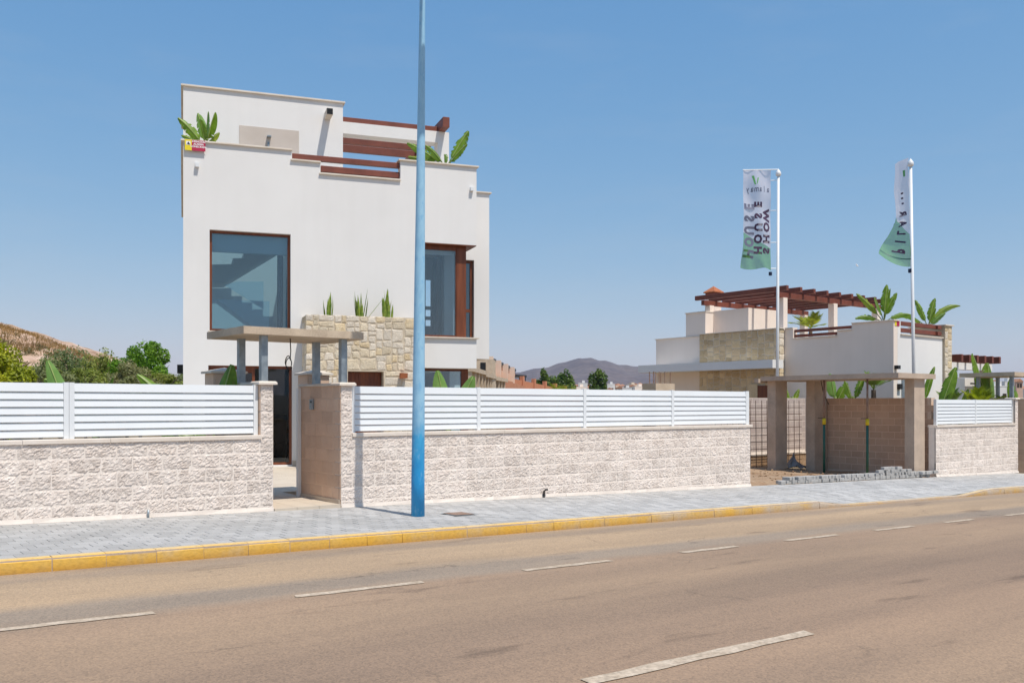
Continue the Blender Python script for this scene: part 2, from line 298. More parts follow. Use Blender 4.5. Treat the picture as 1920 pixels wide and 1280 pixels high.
def kerb_mat():
    m, t, p = nodes('yellow_kerb_paint'); v = pos(t)
    n = noise_n(t, 1.6, 6, v, 0.62); g = t.nodes.new('ShaderNodeNewGeometry'); s = t.nodes.new('ShaderNodeSeparateXYZ'); t.links.new(g.outputs['Position'], s.inputs[0])
    # fresh paint on the near stones, worn to bare concrete further along
    mr = t.nodes.new('ShaderNodeMapRange'); mr.inputs[1].default_value = 5.0; mr.inputs[2].default_value = 16.0; mr.inputs[3].default_value = 0.0; mr.inputs[4].default_value = 0.24; t.links.new(s.outputs['X'], mr.inputs[0])
    ad = t.nodes.new('ShaderNodeMath'); t.links.new(n.outputs[0], ad.inputs[0]); t.links.new(mr.outputs[0], ad.inputs[1])
    col = ramp(t, ((0.38, (0.76, 0.44, 0.055)), (0.56, (0.71, 0.44, 0.10)), (0.70, (0.60, 0.44, 0.24)), (0.82, (0.56, 0.47, 0.37)))); t.links.new(ad.outputs[0], col.inputs[0])
    n2 = noise_n(t, 22, 5, pos(t, 1, 1, 2)); d = ramp(t, ((0.35, (0.70, 0.68, 0.66)), (0.55, (1, 1, 1)))); t.links.new(n2.outputs[0], d.inputs[0])
    c = mixc(t, 0.6, col.outputs[0], d.outputs[0], 'MULTIPLY')
    # dirt splashed along the gutter
    hx = t.nodes.new('ShaderNodeMath'); hx.operation = 'MULTIPLY_ADD'; hx.inputs[1].default_value = 0.0227; t.links.new(s.outputs['X'], hx.inputs[0]); t.links.new(s.outputs['Z'], hx.inputs[2])
    dr = ramp(t, ((0.0, (0.62, 0.52, 0.44)), (0.35, (0.80, 0.74, 0.68)), (0.75, (1, 1, 1)))); m2 = t.nodes.new('ShaderNodeMapRange'); m2.inputs[1].default_value = 0.045; m2.inputs[2].default_value = 0.165
    t.links.new(hx.outputs[0], m2.inputs[0]); t.links.new(m2.outputs[0], dr.inputs[0]); c = mixc(t, 0.9, c, dr.outputs[0], 'MULTIPLY')
    gn = t.nodes.new('ShaderNodeSeparateXYZ'); t.links.new(g.outputs['Normal'], gn.inputs[0]); wr = ramp(t, ((.75, (0, 0, 0)), (.95, (.42, .42, .42)))); t.links.new(gn.outputs['Z'], wr.inputs[0])
    c = mixc(t, wr.outputs[0], c, (0.66, 0.56, 0.40))          # the tread is walked pale
    t.links.new(c, p.inputs['Base Color']); p.inputs['Roughness'].default_value = 0.75
    bn = t.nodes.new('ShaderNodeBump'); bn.inputs['Strength'].default_value = 0.25; bn.inputs['Distance'].default_value = 0.01; t.links.new(n2.outputs[0], bn.inputs['Height']); t.links.new(bn.outputs[0], p.inputs['Normal']); return m

YK, YW = 9.9, 12.95                                  # kerb face and wall face
# ground: one sheet out to the horizon
m = MB(); xs = [-9000, -1500, -300, -80, -40, 0, 35, 70, 110, 400, 1500, 9000]; ys = [-9000, -300, -40, -8, 12.96, 13.06, 40, 120, 500, 2000, 9000]
for y in ys:
    for x in xs: m.v.append((x, y, gz(x) - (0.06 if y > 13 or y < -30 else 0.55)))
n = len(xs); m.f = [(j * n + i, j * n + i + 1, (j + 1) * n + i + 1, (j + 1) * n + i) for j in range(len(ys) - 1) for i in range(n - 1)]
M_ground = mat('dry_soil', (0.27, 0.20, 0.12), (0.36, 0.29, 0.19), 0.5, 0.97, 0.3, 6, fine=0.2)
tag(part('ground', m, M_ground), kind='structure')
# road
m = MB(); xs = np.concatenate([np.arange(-40, 70, 2.0), [70, 200, 1000]])
ysr = [-9.0, -4, 0, 4, 7.4, YK + 0.02]
for y in ysr:
    for x in xs: m.v.append((float(x), y, gz(float(x)) - 0.15 + 0.02 * (1 - abs(y - 4) / 6)))
n = len(xs); m.f = [(j * n + i, j * n + i + 1, (j + 1) * n + i + 1, (j + 1) * n + i) for j in range(len(ysr) - 1) for i in range(n - 1)]
road = tag(part('road', m, road_mat()), kind='structure')
def rz_(x, y): return gz(x) - 0.15 + 0.02 * (1 - abs(y - 4) / 6)
def dash(a, b, Y, w):
    m = MB(); k = 7; top, bot = [], []
    for i in range(k + 1):
        x = a + (b - a) * i / k; e = 0.012 if 0 < i < k else 0.0
        z = rz_(x, Y) + 0.006
        bot.append((x + U(-.02, .02), Y - w / 2 + U(-e, e), z)); top.append((x + U(-.02, .02), Y + w / 2 + U(-e, e), z))
    v = bot + top; m.add(v, [(i, i + 1, k + 2 + i, k + 1 + i) for i in range(k)])
    part('lane_dash', m, M_dash, road)
for a, b in ((-3.6, -2.5), (-1.3, -0.15), (1.03, 2.23), (3.42, 4.72), (5.97, 7.2), (8.36, 9.41), (10.47, 11.67), (12.64, 13.74), (14.75, 15.7), (16.9, 17.9), (19.1, 20.2), (21.3, 22.4), (23.6, 24.6)): dash(a, b, 7.42, 0.10)
for a, b in ((-2.4, 0.6), (3.72, 6.0)): dash(a, b, 4.05, 0.12)
# kerb
M_kerb = kerb_mat(); kerb = thing('kerb', None, None); tag(kerb, kind='structure')
def kerb_h(x): return 0.14 if x < 15.0 else 0.14 - 0.10 * min((x - 15.0) / 0.8, 1) if x < 20.6 else 0.04 + 0.10 * min((x - 20.6) / 1.2, 1)
for k in range(-6, 56):
    x0, x1 = k * 0.5 + 0.003, k * 0.5 + 0.497
    if k % 5 == 3: x1 -= 0.006
    z0, z1 = gz(x0) - 0.15, gz(x1) - 0.15; h0, h1 = kerb_h(x0), kerb_h(x1); dy = U(-.004, .004)
    pr = lambda h: [(YK + dy, -0.12), (YK + 0.13, -0.12), (YK + 0.13, h), (YK + 0.035 + dy, h), (YK + 0.008 + dy, max(h - 0.03, 0.0))]
    a, b = pr(h0), pr(h1); m = MB()
    m.add([(x0, q[0], z0 + q[1]) for q in a] + [(x1, q[0], z1 + q[1]) for q in b], [(0, 1, 2, 3, 4), (9, 8, 7, 6, 5)] + [(i, 5 + i, 5 + (i + 1) % 5, (i + 1) % 5) for i in range(5)])
    part('kerb_stone', m, M_kerb, kerb)
mb_k = MB()
for k in range(-6, 56):
    x0, x1 = k * 0.5, k * 0.5 + 0.5; z0, z1 = gz(x0) - 0.15, gz(x1) - 0.15
    mb_k.add([(x0, YK + .012, z0 - .1), (x1, YK + .012, z1 - .1), (x1, YK + .012, z1 + kerb_h(x1) - .008), (x0, YK + .012, z0 + kerb_h(x0) - .008), (x1, YK + .12, z1 + kerb_h(x1) - .008), (x0, YK + .12, z0 + kerb_h(x0) - .008)], [(0, 1, 2, 3), (3, 2, 4, 5)])
part('joint_mortar', mb_k, M_conc2, kerb)
# pavement: bed and tiles
pv = thing('pavement', None, None); tag(pv, kind='structure'); y0p, y1p = YK + 0.135, YW + 0.06
m = MB(); xs = list(np.arange(-6, 31, 1.0))
def pz(x, y): # pavement surface: drops to the low kerb at the vehicle crossing
    k = min(max((y - y0p) / 1.0, 0), 1); return gz(x) - (0.14 - kerb_h(x)) * (1 - k) - 0.006
for y in (y0p, y0p + 0.5, y0p + 1.0, y1p):
    for x in xs: m.v.append((float(x), y, pz(float(x), y) - 0.006))
n = len(xs); m.f = [(j * n + i, j * n + i + 1, (j + 1) * n + i + 1, (j + 1) * n + i) for j in range(3) for i in range(n - 1)]
part('joint_bed', m, M_paverj, pv)
T = 0.2; tiles = []
for i in range(-15, 150):
    for j in range(15):
        x, y = i * T + (0.0 if j % 2 else 0.1), y0p + 0.004 + j * T
        if y + T > y1p - 0.005 or x > 29.5: continue
        tiles.append((x, y))
vis = lambda x, y: (FX * x + FY * y > 2) and abs((RX * x + RY * y) / (FX * x + FY * y)) < 0.575
tiles.sort(key=lambda q: (0 if vis(q[0] + .1, q[1] + .1) else 1, q[0] ** 2 + q[1] ** 2))
def tile_v(m, x, y, a=0.0025):
    dz = U(-.0025, .0025); c = 0.004
    q = [(x + a, y + a), (x + T - a, y + a), (x + T - a, y + T - a), (x + a, y + T - a)]; q2 = [(x + a + c, y + a + c), (x + T - a - c, y + a + c), (x + T - a - c, y + T - a - c), (x + a + c, y + T - a - c)]
    m.add([(p[0], p[1], pz(*p) - 0.012) for p in q] + [(p[0], p[1], pz(*p) + dz) for p in q2], [(4, 5, 6, 7)] + [(k, (k + 1) % 4, 4 + (k + 1) % 4, 4 + k) for k in range(4)])
for x, y in tiles[:290]:
    m = MB(); tile_v(m, x, y); part('paver', m, M_paver, pv)
def tiles_mat():
    m, t, p = nodes('grey_pavers_joined'); n = noise_n(t, 1.1, 5, pos(t)); col = ramp(t, ((0.35, (0.475, 0.457, 0.436)), (0.65, (0.42, 0.405, 0.386)))); t.links.new(n.outputs[0], col.inputs[0])
    g = t.nodes.new('ShaderNodeNewGeometry'); r = ramp(t, ((0, (0.82,) * 3), (1, (1.1,) * 3))); t.links.new(g.outputs['Random Per Island'], r.inputs[0])
    n2 = noise_n(t, 80, 3, pos(t)); r2 = ramp(t, ((0.3, (0.9,) * 3), (0.7, (1.05,) * 3))); t.links.new(n2.outputs[0], r2.inputs[0])
    c = mixc(t, 1, mixc(t, 1, col.outputs[0], r.outputs[0], 'MULTIPLY'), r2.outputs[0], 'MULTIPLY'); t.links.new(c, p.inputs['Base Color']); p.inputs['Roughness'].default_value = 0.9; return m
m = MB()
for x, y in tiles[290:]: tile_v(m, x, y)
tag(part('far_paver', m, tiles_mat(), pv), kind='stuff')

# ------------------------------------------------------------------ boundary walls of split-face blocks
BL, BH = 0.4, 0.2
def block_mesh(L, seed, rough=0.0135, nx=20, nz=10, name='block', m=M_block):
    rs = np.random.RandomState(seed); a = 0.004; xs = np.linspace(a, L - a, nx + 1); zs = np.linspace(a, BH - a, nz + 1); mb = MB()
    for k, z in enumerate(zs):
        for i, x in enumerate(xs):
            edge = i in (0, nx) or k in (0, nz)
            d = 0.003 + (0.25 if edge else 1.0) * (0.005 + 0.55 * rough * (bilerp_noise(x * 13, z * 16, seed * 3.1) + 0.5) + 0.55 * rough * bilerp_noise(x * 37, z * 41, seed * 1.7) + rs.uniform(-.42, .45) * rough)
            mb.v.append((x + (0 if edge else rs.uniform(-.008, .008)), -d, z + (0 if edge else rs.uniform(-.006, .006))))
    n = nx + 1
    mb.f = [(k * n + i, k * n + i + 1, (k + 1) * n + i + 1, (k + 1) * n + i) for k in range(nz) for i in range(nx)]
    o = len(mb.v); mb.v += [(a, 0.03, a), (L - a, 0.03, a), (L - a, 0.03, BH - a), (a, 0.03, BH - a)]
    c = [0, nx, nz * n + nx, nz * n]
    rows = [list(range(0, n)), [k * n + nx for k in range(nz + 1)], list(range(nz * n, nz * n + n))[::-1], [k * n for k in range(nz + 1)][::-1]]
    for q in range(4): mb.f.append(tuple(rows[q][::-1] + [o + q, o + (q + 1) % 4]))
    return mb.mesh(name, m)
FULL = [block_mesh(BL, s) for s in range(14)]; HALF = [block_mesh(BL / 2, 40 + s, nx=10) for s in range(6)]
def flat_mesh(L, seed, m, name='block'):
    a = 0.004; mb = MB(); mb.bev(0, 0, 0, 0, 0, 0) if False else None
    b = 0.006; v = [(a, 0, a), (L - a, 0, a), (L - a, 0, BH - a), (a, 0, BH - a)]; w = [(a + b, -0.008, a + b), (L - a - b, -0.008, a + b), (L - a - b, -0.008, BH - a - b), (a + b, -0.008, BH - a - b)]
    mb.add([(p[0], p[1] + 0.02, p[2]) for p in v] + w, [(4, 5, 6, 7)] + [(k, (k + 1) % 4, 4 + (k + 1) % 4, 4 + k) for k in range(4)]); return mb.mesh(name, m)
FLAT = {}
def flats(m):
    if m.name not in FLAT: FLAT[m.name] = (flat_mesh(BL, 0, m), flat_mesh(BL / 2, 0, m))
    return FLAT[m.name]
def courses(parent, p0, rz, length, ztop, ncourse, zlow, meshes, halves, shift=0):
    """blocks laid on a wall face starting at p0 and running along rz, top course under ztop, down to the height zlow(distance)"""
    dx, dy = math.cos(rz), math.sin(rz); rs = random.Random(int(abs(p0[0] * 97 + p0[1] * 31 + length * 7)))
    for k in range(ncourse):
        z = ztop - (k + 1) * BH; t = 0.0
        if (k + shift) % 2:
            seq = [BL / 2]
        else: seq = []
        rest = length - sum(seq)
        while rest > BL - 1e-6: seq.append(BL); rest -= BL
        if rest > 0.06: seq.append(rest)
        for L in seq:
            if z + BH > zlow(p0[0] + dx * (t + L)) - 0.01 or z + BH > zlow(p0[0] + dx * t):
                me = rs.choice(meshes) if L > 0.3 else rs.choice(halves)
                o = inst('block', me, parent, (p0[0] + dx * t, p0[1] + dy * t, z), rz); base = BL if L > 0.3 else BL / 2
                if abs(L - base) > 1e-4: o.scale = (L / base, 1, 1)
            t += L
ZC = E - 0.505                                       # underside of the coping
def coping(parent, x0, x1, y0, y1, z, t=0.055, m=M_capw, step=1.0, name='coping'):
    k = max(1, round((x1 - x0) / step)); d = (x1 - x0) / k
    for i in range(k):
        mb = MB(); mb.bev(x0 + i * d + 0.002, x0 + (i + 1) * d - 0.002, y0, y1, z, z + t, 0.008); part(name, mb, m, parent)
low = lambda x: gz(x) - 0.02
XA0, XA1, XB0, XB1, XC0, XC1 = -3.0, 5.41, 6.92, 16.92, 25.2, 30.15
def bwall(label, x0, x1, zc, n, left_post=None):
    w = thing('boundary_wall', label, 'wall', (x0, YW, gz(x0)))
    mb = MB(); mb.prism([(x0 + .004, gz(x0) - .4), (x1 - .004, gz(x1) - .4), (x1 - .004, zc), (x0 + .004, zc)], 1, YW - 0.0062, YW + 0.2); part('mortar_core', mb, M_mortar, w)
    courses(w, (x0, YW, 0), 0, x1 - x0, zc, n, low, FULL, HALF)
    mb = MB(); k = 24
    for i in range(k):                               # rough mortar fillet along the foot of the wall
        a, b = x0 + (x1 - x0) * i / k, x0 + (x1 - x0) * (i + 1) / k
        mb.add([(a, YW - 0.032 + U(-.008, .008), gz(a) - .01), (b, YW - 0.032 + U(-.008, .008), gz(b) - .01), (b, YW - .022, gz(b) + .05), (a, YW - .022, gz(a) + .05)], [(0, 1, 2, 3)])
    part('footing', mb, M_mortar, w); return w
wa = bwall('rough pale block wall left of the entrance gate, below the white slatted fence', XA0, XA1 + 0.2, ZC, 6)
coping(wa, XA0, XA1 + 0.01, YW - 0.035, YW + 0.235, ZC)
wb = bwall('long rough pale block wall behind the blue post, running right from the entrance gate', XB0 - 0.195, XB1, ZC, 8)
coping(wb, XB0 - 0.0, XB1 + 0.05, YW - 0.035, YW + 0.235, ZC)
# the end of the long wall: smooth face towards the building plot
ZC3 = E - 0.64
wc = bwall('short rough pale block wall beyond the concrete carport, below the short white fence', XC0, XC1 + 0.2, ZC3, 8)
coping(wc, XC0 + 0.02, XC1 + 0.01, YW - 0.035, YW + 0.235, ZC3)

def pillar(parent, x0, zbot, ztop, rz_face='front'):
    n = int(round((ztop - zbot) / BH))
    mb = MB(); mb.box(x0 + .004, x0 + .196, YW - .005, YW + 0.2, zbot, ztop); part('mortar_core', mb, M_mortar, parent)
    for k in range(n): inst('block', HALF[k % len(HALF)], parent, (x0, YW, zbot + k * BH))
def gate_side(label, x0, cap_right):
    """one side of the entrance: front pillar on the wall, side wall running inwards with a cap, taller pillar at its end"""
    g = thing('gate_wall', label, 'wall', (x0, YW, gz(x0))); ztop = ZC + 0.8
    pillar(g, x0, ZC, ztop)
    L = 1.46; mb = MB(); mb.box(x0 - 0.0015, x0 + 0.2015, YW + 0.202, YW + L, gz(x0) - .3, ztop); part('mortar_core', mb, M_mortar2, g)
    mb = MB(); mb.box(x0 + 0.006, x0 + 0.194, YW + 0.003, YW + 0.2, gz(x0) - .3, ZC); part('mortar_core', mb, M_mortar2, g)
    f, h = flats(M_block2)
    for side, px, rz in ((-1, x0 - 0.0, -math.pi / 2), (1, x0 + 0.2, math.pi / 2)):
        n = 10; y = YW + L if side < 0 else YW
        for k in range(n):
            z = ztop - (k + 1) * BH; t = 0.0; seq = ([0.2] if k % 2 else []) + [0.4] * (3 if k % 2 else 3) + ([0.2] if not k % 2 else [])
            seq.append(L - sum(seq))
            for s in seq:
                if s < 0.05: continue
                o = inst('block', f if s > 0.3 else h, g, (px + (0.003 if side < 0 else -0.003), y - t if side < 0 else y + t, z), rz); b = 0.4 if s > 0.3 else 0.2
                if abs(s - b) > 1e-3: o.scale = (s / b, 1, 1)
                t += s
    mb = MB(); mb.bev(x0 - 0.045, x0 + 0.245, YW - 0.055, YW + 0.30, ztop, ztop + 0.05, 0.02); part('pillar_cap', mb, M_capw, g)
    mb = MB(); mb.bev(x0 - 0.03, x0 + 0.23, YW + 0.303, YW + L + 0.02, ztop, ztop + 0.042, 0.012); part('wall_cap', mb, M_cap, g)
    return g, ztop
gl, GZT = gate_side('left side of the entrance gate, narrow block pillar with a stone cap', XA1, True)
gr, _ = gate_side('right side of the entrance gate, shaded block side wall with an intercom', XB0 - 0.195, True)
x = XB0 - 0.195
mb = MB(); mb.box(x - 0.022, x - 0.008, YW + 0.02, YW + 1.40, gz(x) - .05, gz(x) + 0.11); part('skirting', mb, M_tile, gr)
mb = MB(); mb.box(x - 0.065, x - 0.009, YW + 1.40, YW + 1.47, gz(x) - .05, GZT - 0.02); part('gate_post', mb, M_metal, gr)
q = onX(587, 755, x); mb = MB(); mb.box(x - 0.035, x - 0.009, q.y - 0.05, q.y + 0.07, q.z - 0.11, q.z + 0.06); ic = part('intercom', mb, M_steel, gr)
mb = MB(); mb.box(x - 0.042, x - 0.035, q.y - 0.02, q.y + 0.03, q.z - 0.0, q.z + 0.03); part('button', mb, M_black, ic)
def meter_pillar(label, x0, x1, y0, z1):
    g = thing('meter_pillar', label, 'pillar', (x0, y0, gz(x0))); zb = E + z1
    mb = MB(); mb.box(x0 + .006, x1 - .006, y0 + .006, y0 + 0.40, gz(x0) - 0.1, zb); part('mortar_core', mb, M_mortar2, g)
    f, h = flats(M_block2)
    for k in range(11):
        z = zb - (k + 1) * BH
        if z < gz(x0) - .2: continue
        w = x1 - x0; t = 0
        for s in ((w / 2, w / 2) if k % 2 else (w,)): o = inst('block', f, g, (x0 + t, y0 + .003, z)); o.scale = (s / 0.4, 1, 1); t += s
        o = inst('block', f, g, (x0 + .003, y0 + 0.40, z), -math.pi / 2)
    mb = MB(); mb.pyramid(x0 - .05, x1 + .05, y0 - .05, y0 + .45, zb, zb + 0.10, 0.035); part('pyramid_cap', mb, M_cap, g); return g
mp = meter_pillar('taller block pillar with a pyramid cap behind the left side of the gate', 5.27, 5.76, 14.47, 0.50)
q = onY(457, 712, 14.46); mb = MB(); mb.box(q.x - .03, q.x + .01, 14.452, 14.458, q.z - .06, q.z + .06); part('slot', mb, M_black, mp)
meter_pillar('taller block pillar with a pyramid cap behind the right side of the gate', 6.90, 7.30, 14.47, 0.505)

# ------------------------------------------------------------------ slatted fences
def fence(label, x0, x1, zb, zt, posts):
    f = thing('slatted_fence', label, 'fence', (x0, YW + 0.1, zb)); h = zt - zb
    pitch = (h - 0.02) / 7.25
    for (a, b) in posts:
        mb = MB(); mb.box(a, b, YW + 0.06, YW + 0.14, zb, zt + 0.004); part('post', mb, M_metal, f)
    edges = sorted(posts)
    for (a, b) in zip(edges[:-1], edges[1:]):
        xa, xb = a[1] + 0.002, b[0] - 0.002
        if xb - xa < 0.1: continue
        z = zb + 0.022
        for k in range(7):
            hh = pitch * (1.25 if k == 6 else 1.0)
            mb = MB(); pr = [(YW + 0.063, z + 0.004), (YW + 0.104, z - 0.006), (YW + 0.110, z + 0.002), (YW + 0.11, z + hh - 0.012), (YW + 0.10, z + hh - 0.008), (YW + 0.079, z + hh - 0.010)]
            mb.prism(pr, 0, xa, xb); part('slat', mb, M_metal, f); z += pitch
    return f
px_x = lambda px: onY(px, 700, YW + 0.06).x
ZF0, ZF1 = ZC + 0.058, E + 0.285
q = px_x(130); fence('white slatted metal fence left of the entrance gate, on the block wall', XA0, XA1, ZF0, ZF1,
      [(XA0, XA0 + .05), (-0.55, -0.5), (q - .066, q - .004), (q + .0, q + .062), (XA1 - 0.075, XA1 - 0.012)])
fence('long white slatted metal fence behind the blue post, right of the entrance gate', XB0, XB1, ZF0, ZF1 + 0.01,
      [(XB0 + .03, XB0 + .09)] + [(px_x(p) - .035, px_x(p) + .035) for p in (898, 1097, 1262)] + [(px_x(1399), px_x(1404.5))])
fc = fence('short white slatted metal fence beyond the carport, with two sections', XC0, XC1, ZC3 + .058, E + 0.145, [(XC0 + .16, XC0 + .23), (px_x(1830) - .03, px_x(1830) + .03), (XC1 - .07, XC1 - 0.02)])
g3 = thing('gate_wall', 'block pillar at the right edge of the photo, ending the short wall', 'wall', (XC1, YW, gz(XC1)))
pillar(g3, XC1, ZC3, ZC3 + 0.8)
mb = MB(); mb.bev(XC1 - .05, XC1 + .25, YW - .05, YW + .3, ZC3 + .8, ZC3 + .85, .02); part('pillar_cap', mb, M_capw, g3)
xg = XC1 + 1.25
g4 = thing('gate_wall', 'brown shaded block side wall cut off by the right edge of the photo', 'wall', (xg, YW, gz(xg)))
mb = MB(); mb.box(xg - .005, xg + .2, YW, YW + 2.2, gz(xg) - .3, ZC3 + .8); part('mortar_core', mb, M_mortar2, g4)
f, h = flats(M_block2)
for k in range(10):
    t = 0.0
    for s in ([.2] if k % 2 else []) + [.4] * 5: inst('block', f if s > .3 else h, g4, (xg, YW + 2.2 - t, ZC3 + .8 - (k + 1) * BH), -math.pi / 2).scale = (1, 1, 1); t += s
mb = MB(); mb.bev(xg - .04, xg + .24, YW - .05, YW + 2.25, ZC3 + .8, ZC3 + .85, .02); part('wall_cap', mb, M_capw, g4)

# ------------------------------------------------------------------ entrance canopy of the white house
YC = 12.87; cx0, cx1, cy1 = 5.126, 7.15, 14.38; cb, ct = E + 1.03, E + 1.14
cn = thing('entrance_canopy', 'small concrete slab canopy on four steel posts over the entrance gate', 'canopy', (5.5, 13, GZT))
mb = MB(); c = 0.14
mb.prism([(cx0, YC), (cx1 - c, YC), (cx1 - .03, YC + .06), (cx1, YC + c), (cx1, cy1), (cx0, cy1)], 2, cb, ct); part('slab', mb, M_conc, cn)
for x, y, zt in ((5.51, 13.07, GZT + .05), (5.52, 13.96, GZT + .042), (6.82, 14.0, GZT + .042), (6.825, 13.07, GZT + .05)):
    mb = MB(); mb.box(x - .05, x + .05, y - .05, y + .05, zt, cb); part('post', mb, M_steel, cn)
q = onY(544, 640, 13.4); cb_ = thing('hanging_cable', 'black coiled cable hanging from the underside of the entrance canopy', 'cable', (q.x, q.y, cb))
pts = [(q.x, q.y, cb), (q.x + .01, q.y, cb - .2), (q.x, q.y, cb - .33)]
for k in range(26):
    a = k / 26 * 4 * math.pi; pts.append((q.x - .035 + .05 * math.cos(a) + .004 * k / 5, q.y + .01 * math.sin(k), cb - .35 + .085 * math.sin(a) - .0025 * k))
mb = MB(); mb.tube(pts, 0.008, 6); part('cable', mb, M_black, cb_, smooth=True)

# ------------------------------------------------------------------ blue lamp post
def post_mat():
    m, t, p = nodes('blue_post_paint'); g = t.nodes.new('ShaderNodeNewGeometry'); s = t.nodes.new('ShaderNodeSeparateXYZ'); t.links.new(g.outputs['Position'], s.inputs[0])
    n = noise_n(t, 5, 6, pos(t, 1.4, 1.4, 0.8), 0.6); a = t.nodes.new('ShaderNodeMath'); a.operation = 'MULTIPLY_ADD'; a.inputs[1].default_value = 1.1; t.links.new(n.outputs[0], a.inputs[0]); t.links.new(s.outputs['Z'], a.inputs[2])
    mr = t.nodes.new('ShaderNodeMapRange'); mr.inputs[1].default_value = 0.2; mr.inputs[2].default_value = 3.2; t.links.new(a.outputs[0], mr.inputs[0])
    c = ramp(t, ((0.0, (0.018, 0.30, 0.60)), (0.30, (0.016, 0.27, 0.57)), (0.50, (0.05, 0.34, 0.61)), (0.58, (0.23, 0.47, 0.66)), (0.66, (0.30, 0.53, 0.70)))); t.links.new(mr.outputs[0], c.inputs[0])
    n2 = noise_n(t, 14, 5, pos(t, 1, 1, 0.35)); r = ramp(t, ((0.35, (0.86, 0.9, 0.94)), (0.6, (1.05, 1.04, 1.02)))); t.links.new(n2.outputs[0], r.inputs[0])
    n3 = noise_n(t, 9, 6, pos(t, 1, 1, 0.6), 0.7); r3 = ramp(t, ((0.54, (0, 0, 0)), (0.64, (1, 1, 1)))); t.links.new(n3.outputs[0], r3.inputs[0])
    f = t.nodes.new('ShaderNodeMath'); f.operation = 'MULTIPLY'; f.inputs[1].default_value = 0.65; t.links.new(r3.outputs[0], f.inputs[0])
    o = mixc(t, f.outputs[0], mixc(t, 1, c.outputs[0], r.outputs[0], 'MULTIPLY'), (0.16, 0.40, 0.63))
    t.links.new(o, p.inputs['Base Color']); p.inputs['Roughness'].default_value = 0.45; p.inputs['Specular IOR Level'].default_value = 0.45; return m
XP, YP = 7.1, 11.29
lp = thing('lamp_post', 'tall blue painted lamp post on the pavement, cut off by the top of the photo', 'lamp post', (XP, YP, gz(XP)))
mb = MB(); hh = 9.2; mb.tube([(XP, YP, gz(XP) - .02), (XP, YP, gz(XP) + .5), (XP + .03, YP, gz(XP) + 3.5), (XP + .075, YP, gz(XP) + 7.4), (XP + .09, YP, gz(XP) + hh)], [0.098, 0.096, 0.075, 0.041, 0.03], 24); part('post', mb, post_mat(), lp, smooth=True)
mb = MB(); zt = gz(XP) + hh; mb.tube([(XP + .09, YP, zt), (XP + .09, YP - .5, zt + .25), (XP + .09, YP - 1.4, zt + .35)], 0.028, 10); part('arm', mb, M_steel, lp, smooth=True)
mb = MB(); mb.box(XP - .03, XP + .21, YP - 2.0, YP - 1.4, zt + .29, zt + .40); part('lantern', mb, M_steel, lp)
# manhole cover, pipe stubs
def onG(px, py, off=0.0):
    r = rr(px); k = FX + RX * r; zd = (1.48 - 0.0227 * 1.5 - off) / ((py - HZ) / F - 0.0227 * k); return Vector((zd * k, zd * (FY + RY * r), E - (py - HZ) / F * zd))
q = onG(860, 963); mc = thing('manhole_cover', 'rusty square cover set in the pavement right of the blue post', 'manhole cover', (q.x, q.y, gz(q.x)))
mb = MB()
def slab(mb, x0, x1, y0, y1, dz): mb.add([(x0, y0, gz(x0) + dz), (x1, y0, gz(x1) + dz), (x1, y1, gz(x1) + dz), (x0, y1, gz(x0) + dz)], [(0, 1, 2, 3)])
slab(mb, q.x - .2, q.x + .2, q.y - .2, q.y + .2, .004); part('frame', mb, M_steel, mc)
mb = MB(); slab(mb, q.x - .17, q.x + .17, q.y - .17, q.y + .17, .008); part('plate', mb, M_rust, mc)
for px, lab in ((1020, 'short black pipe stub at the foot of the wall right of the blue post'), (278, 'thin grey pipe stub at the foot of the block wall left of the gate')):
    q = onY(px, 900, YW - .06); t = thing('pipe_stub', lab, 'pipe', (q.x, q.y, gz(q.x))); z = gz(q.x)
    mb = MB(); mb.tube([(q.x, q.y, z - .02), (q.x, q.y, z + .10)] + ([(q.x + .03, q.y - .01, z + .13), (q.x + .07, q.y - .02, z + .13)] if px > 900 else []), .018 if px > 900 else .014, 10); part('pipe', mb, M_black if px > 900 else M_steel, t, smooth=True)

# ------------------------------------------------------------------ the white house
hp = NH * D0
house = thing('modern_house', 'white cubic two storey house with a stone clad front volume and roof terrace', 'house', (hp.x, hp.y, HF), HA)
def hpart(name, mb, m, parent=None, **k): return part(name, mb, m, parent or house, local=True, **k)
HX = lambda px, y=0.0: onH(px, 700, y)[0]
HZ_ = lambda px, py, y=0.0: onH(px, py, y)[1]
ZT = HZ_(345, 264.5); XR = 6.863
zA, zB = HZ_(574, 303.5), HZ_(675, 333); xa, xb, xc = HX(547.5), HX(601), HX(751)
WX0, WX1, WZ0, WZ1 = HX(393), HX(545), HZ_(393, 619.5), HZ_(393, 430)
DX0, DX1, DZ1 = HX(390.5), HX(548), HZ_(391, 684.5)
SX0, SX1, SY = 2.59, 5.20, -0.81; SZ = HZ_(574, 588.5, SY)
CX0 = HX(783); CZ0, CZ1 = HZ_(890, 635.5), HZ_(890, 460); BZ0 = HZ_(850, 690)
holes = [(WX0, WX1, WZ0, WZ1), (DX0, DX1, 0.0, DZ1), (CX0, 9, CZ0, CZ1), (SX1, 9, -1, BZ0), (xa, xb, zA, 99), (xb, xc, zB, 99)]
mb = wall_mesh(0, XR, -0.15, ZT, 0, 0.28, holes); hpart('front_wall', mb, M_white)
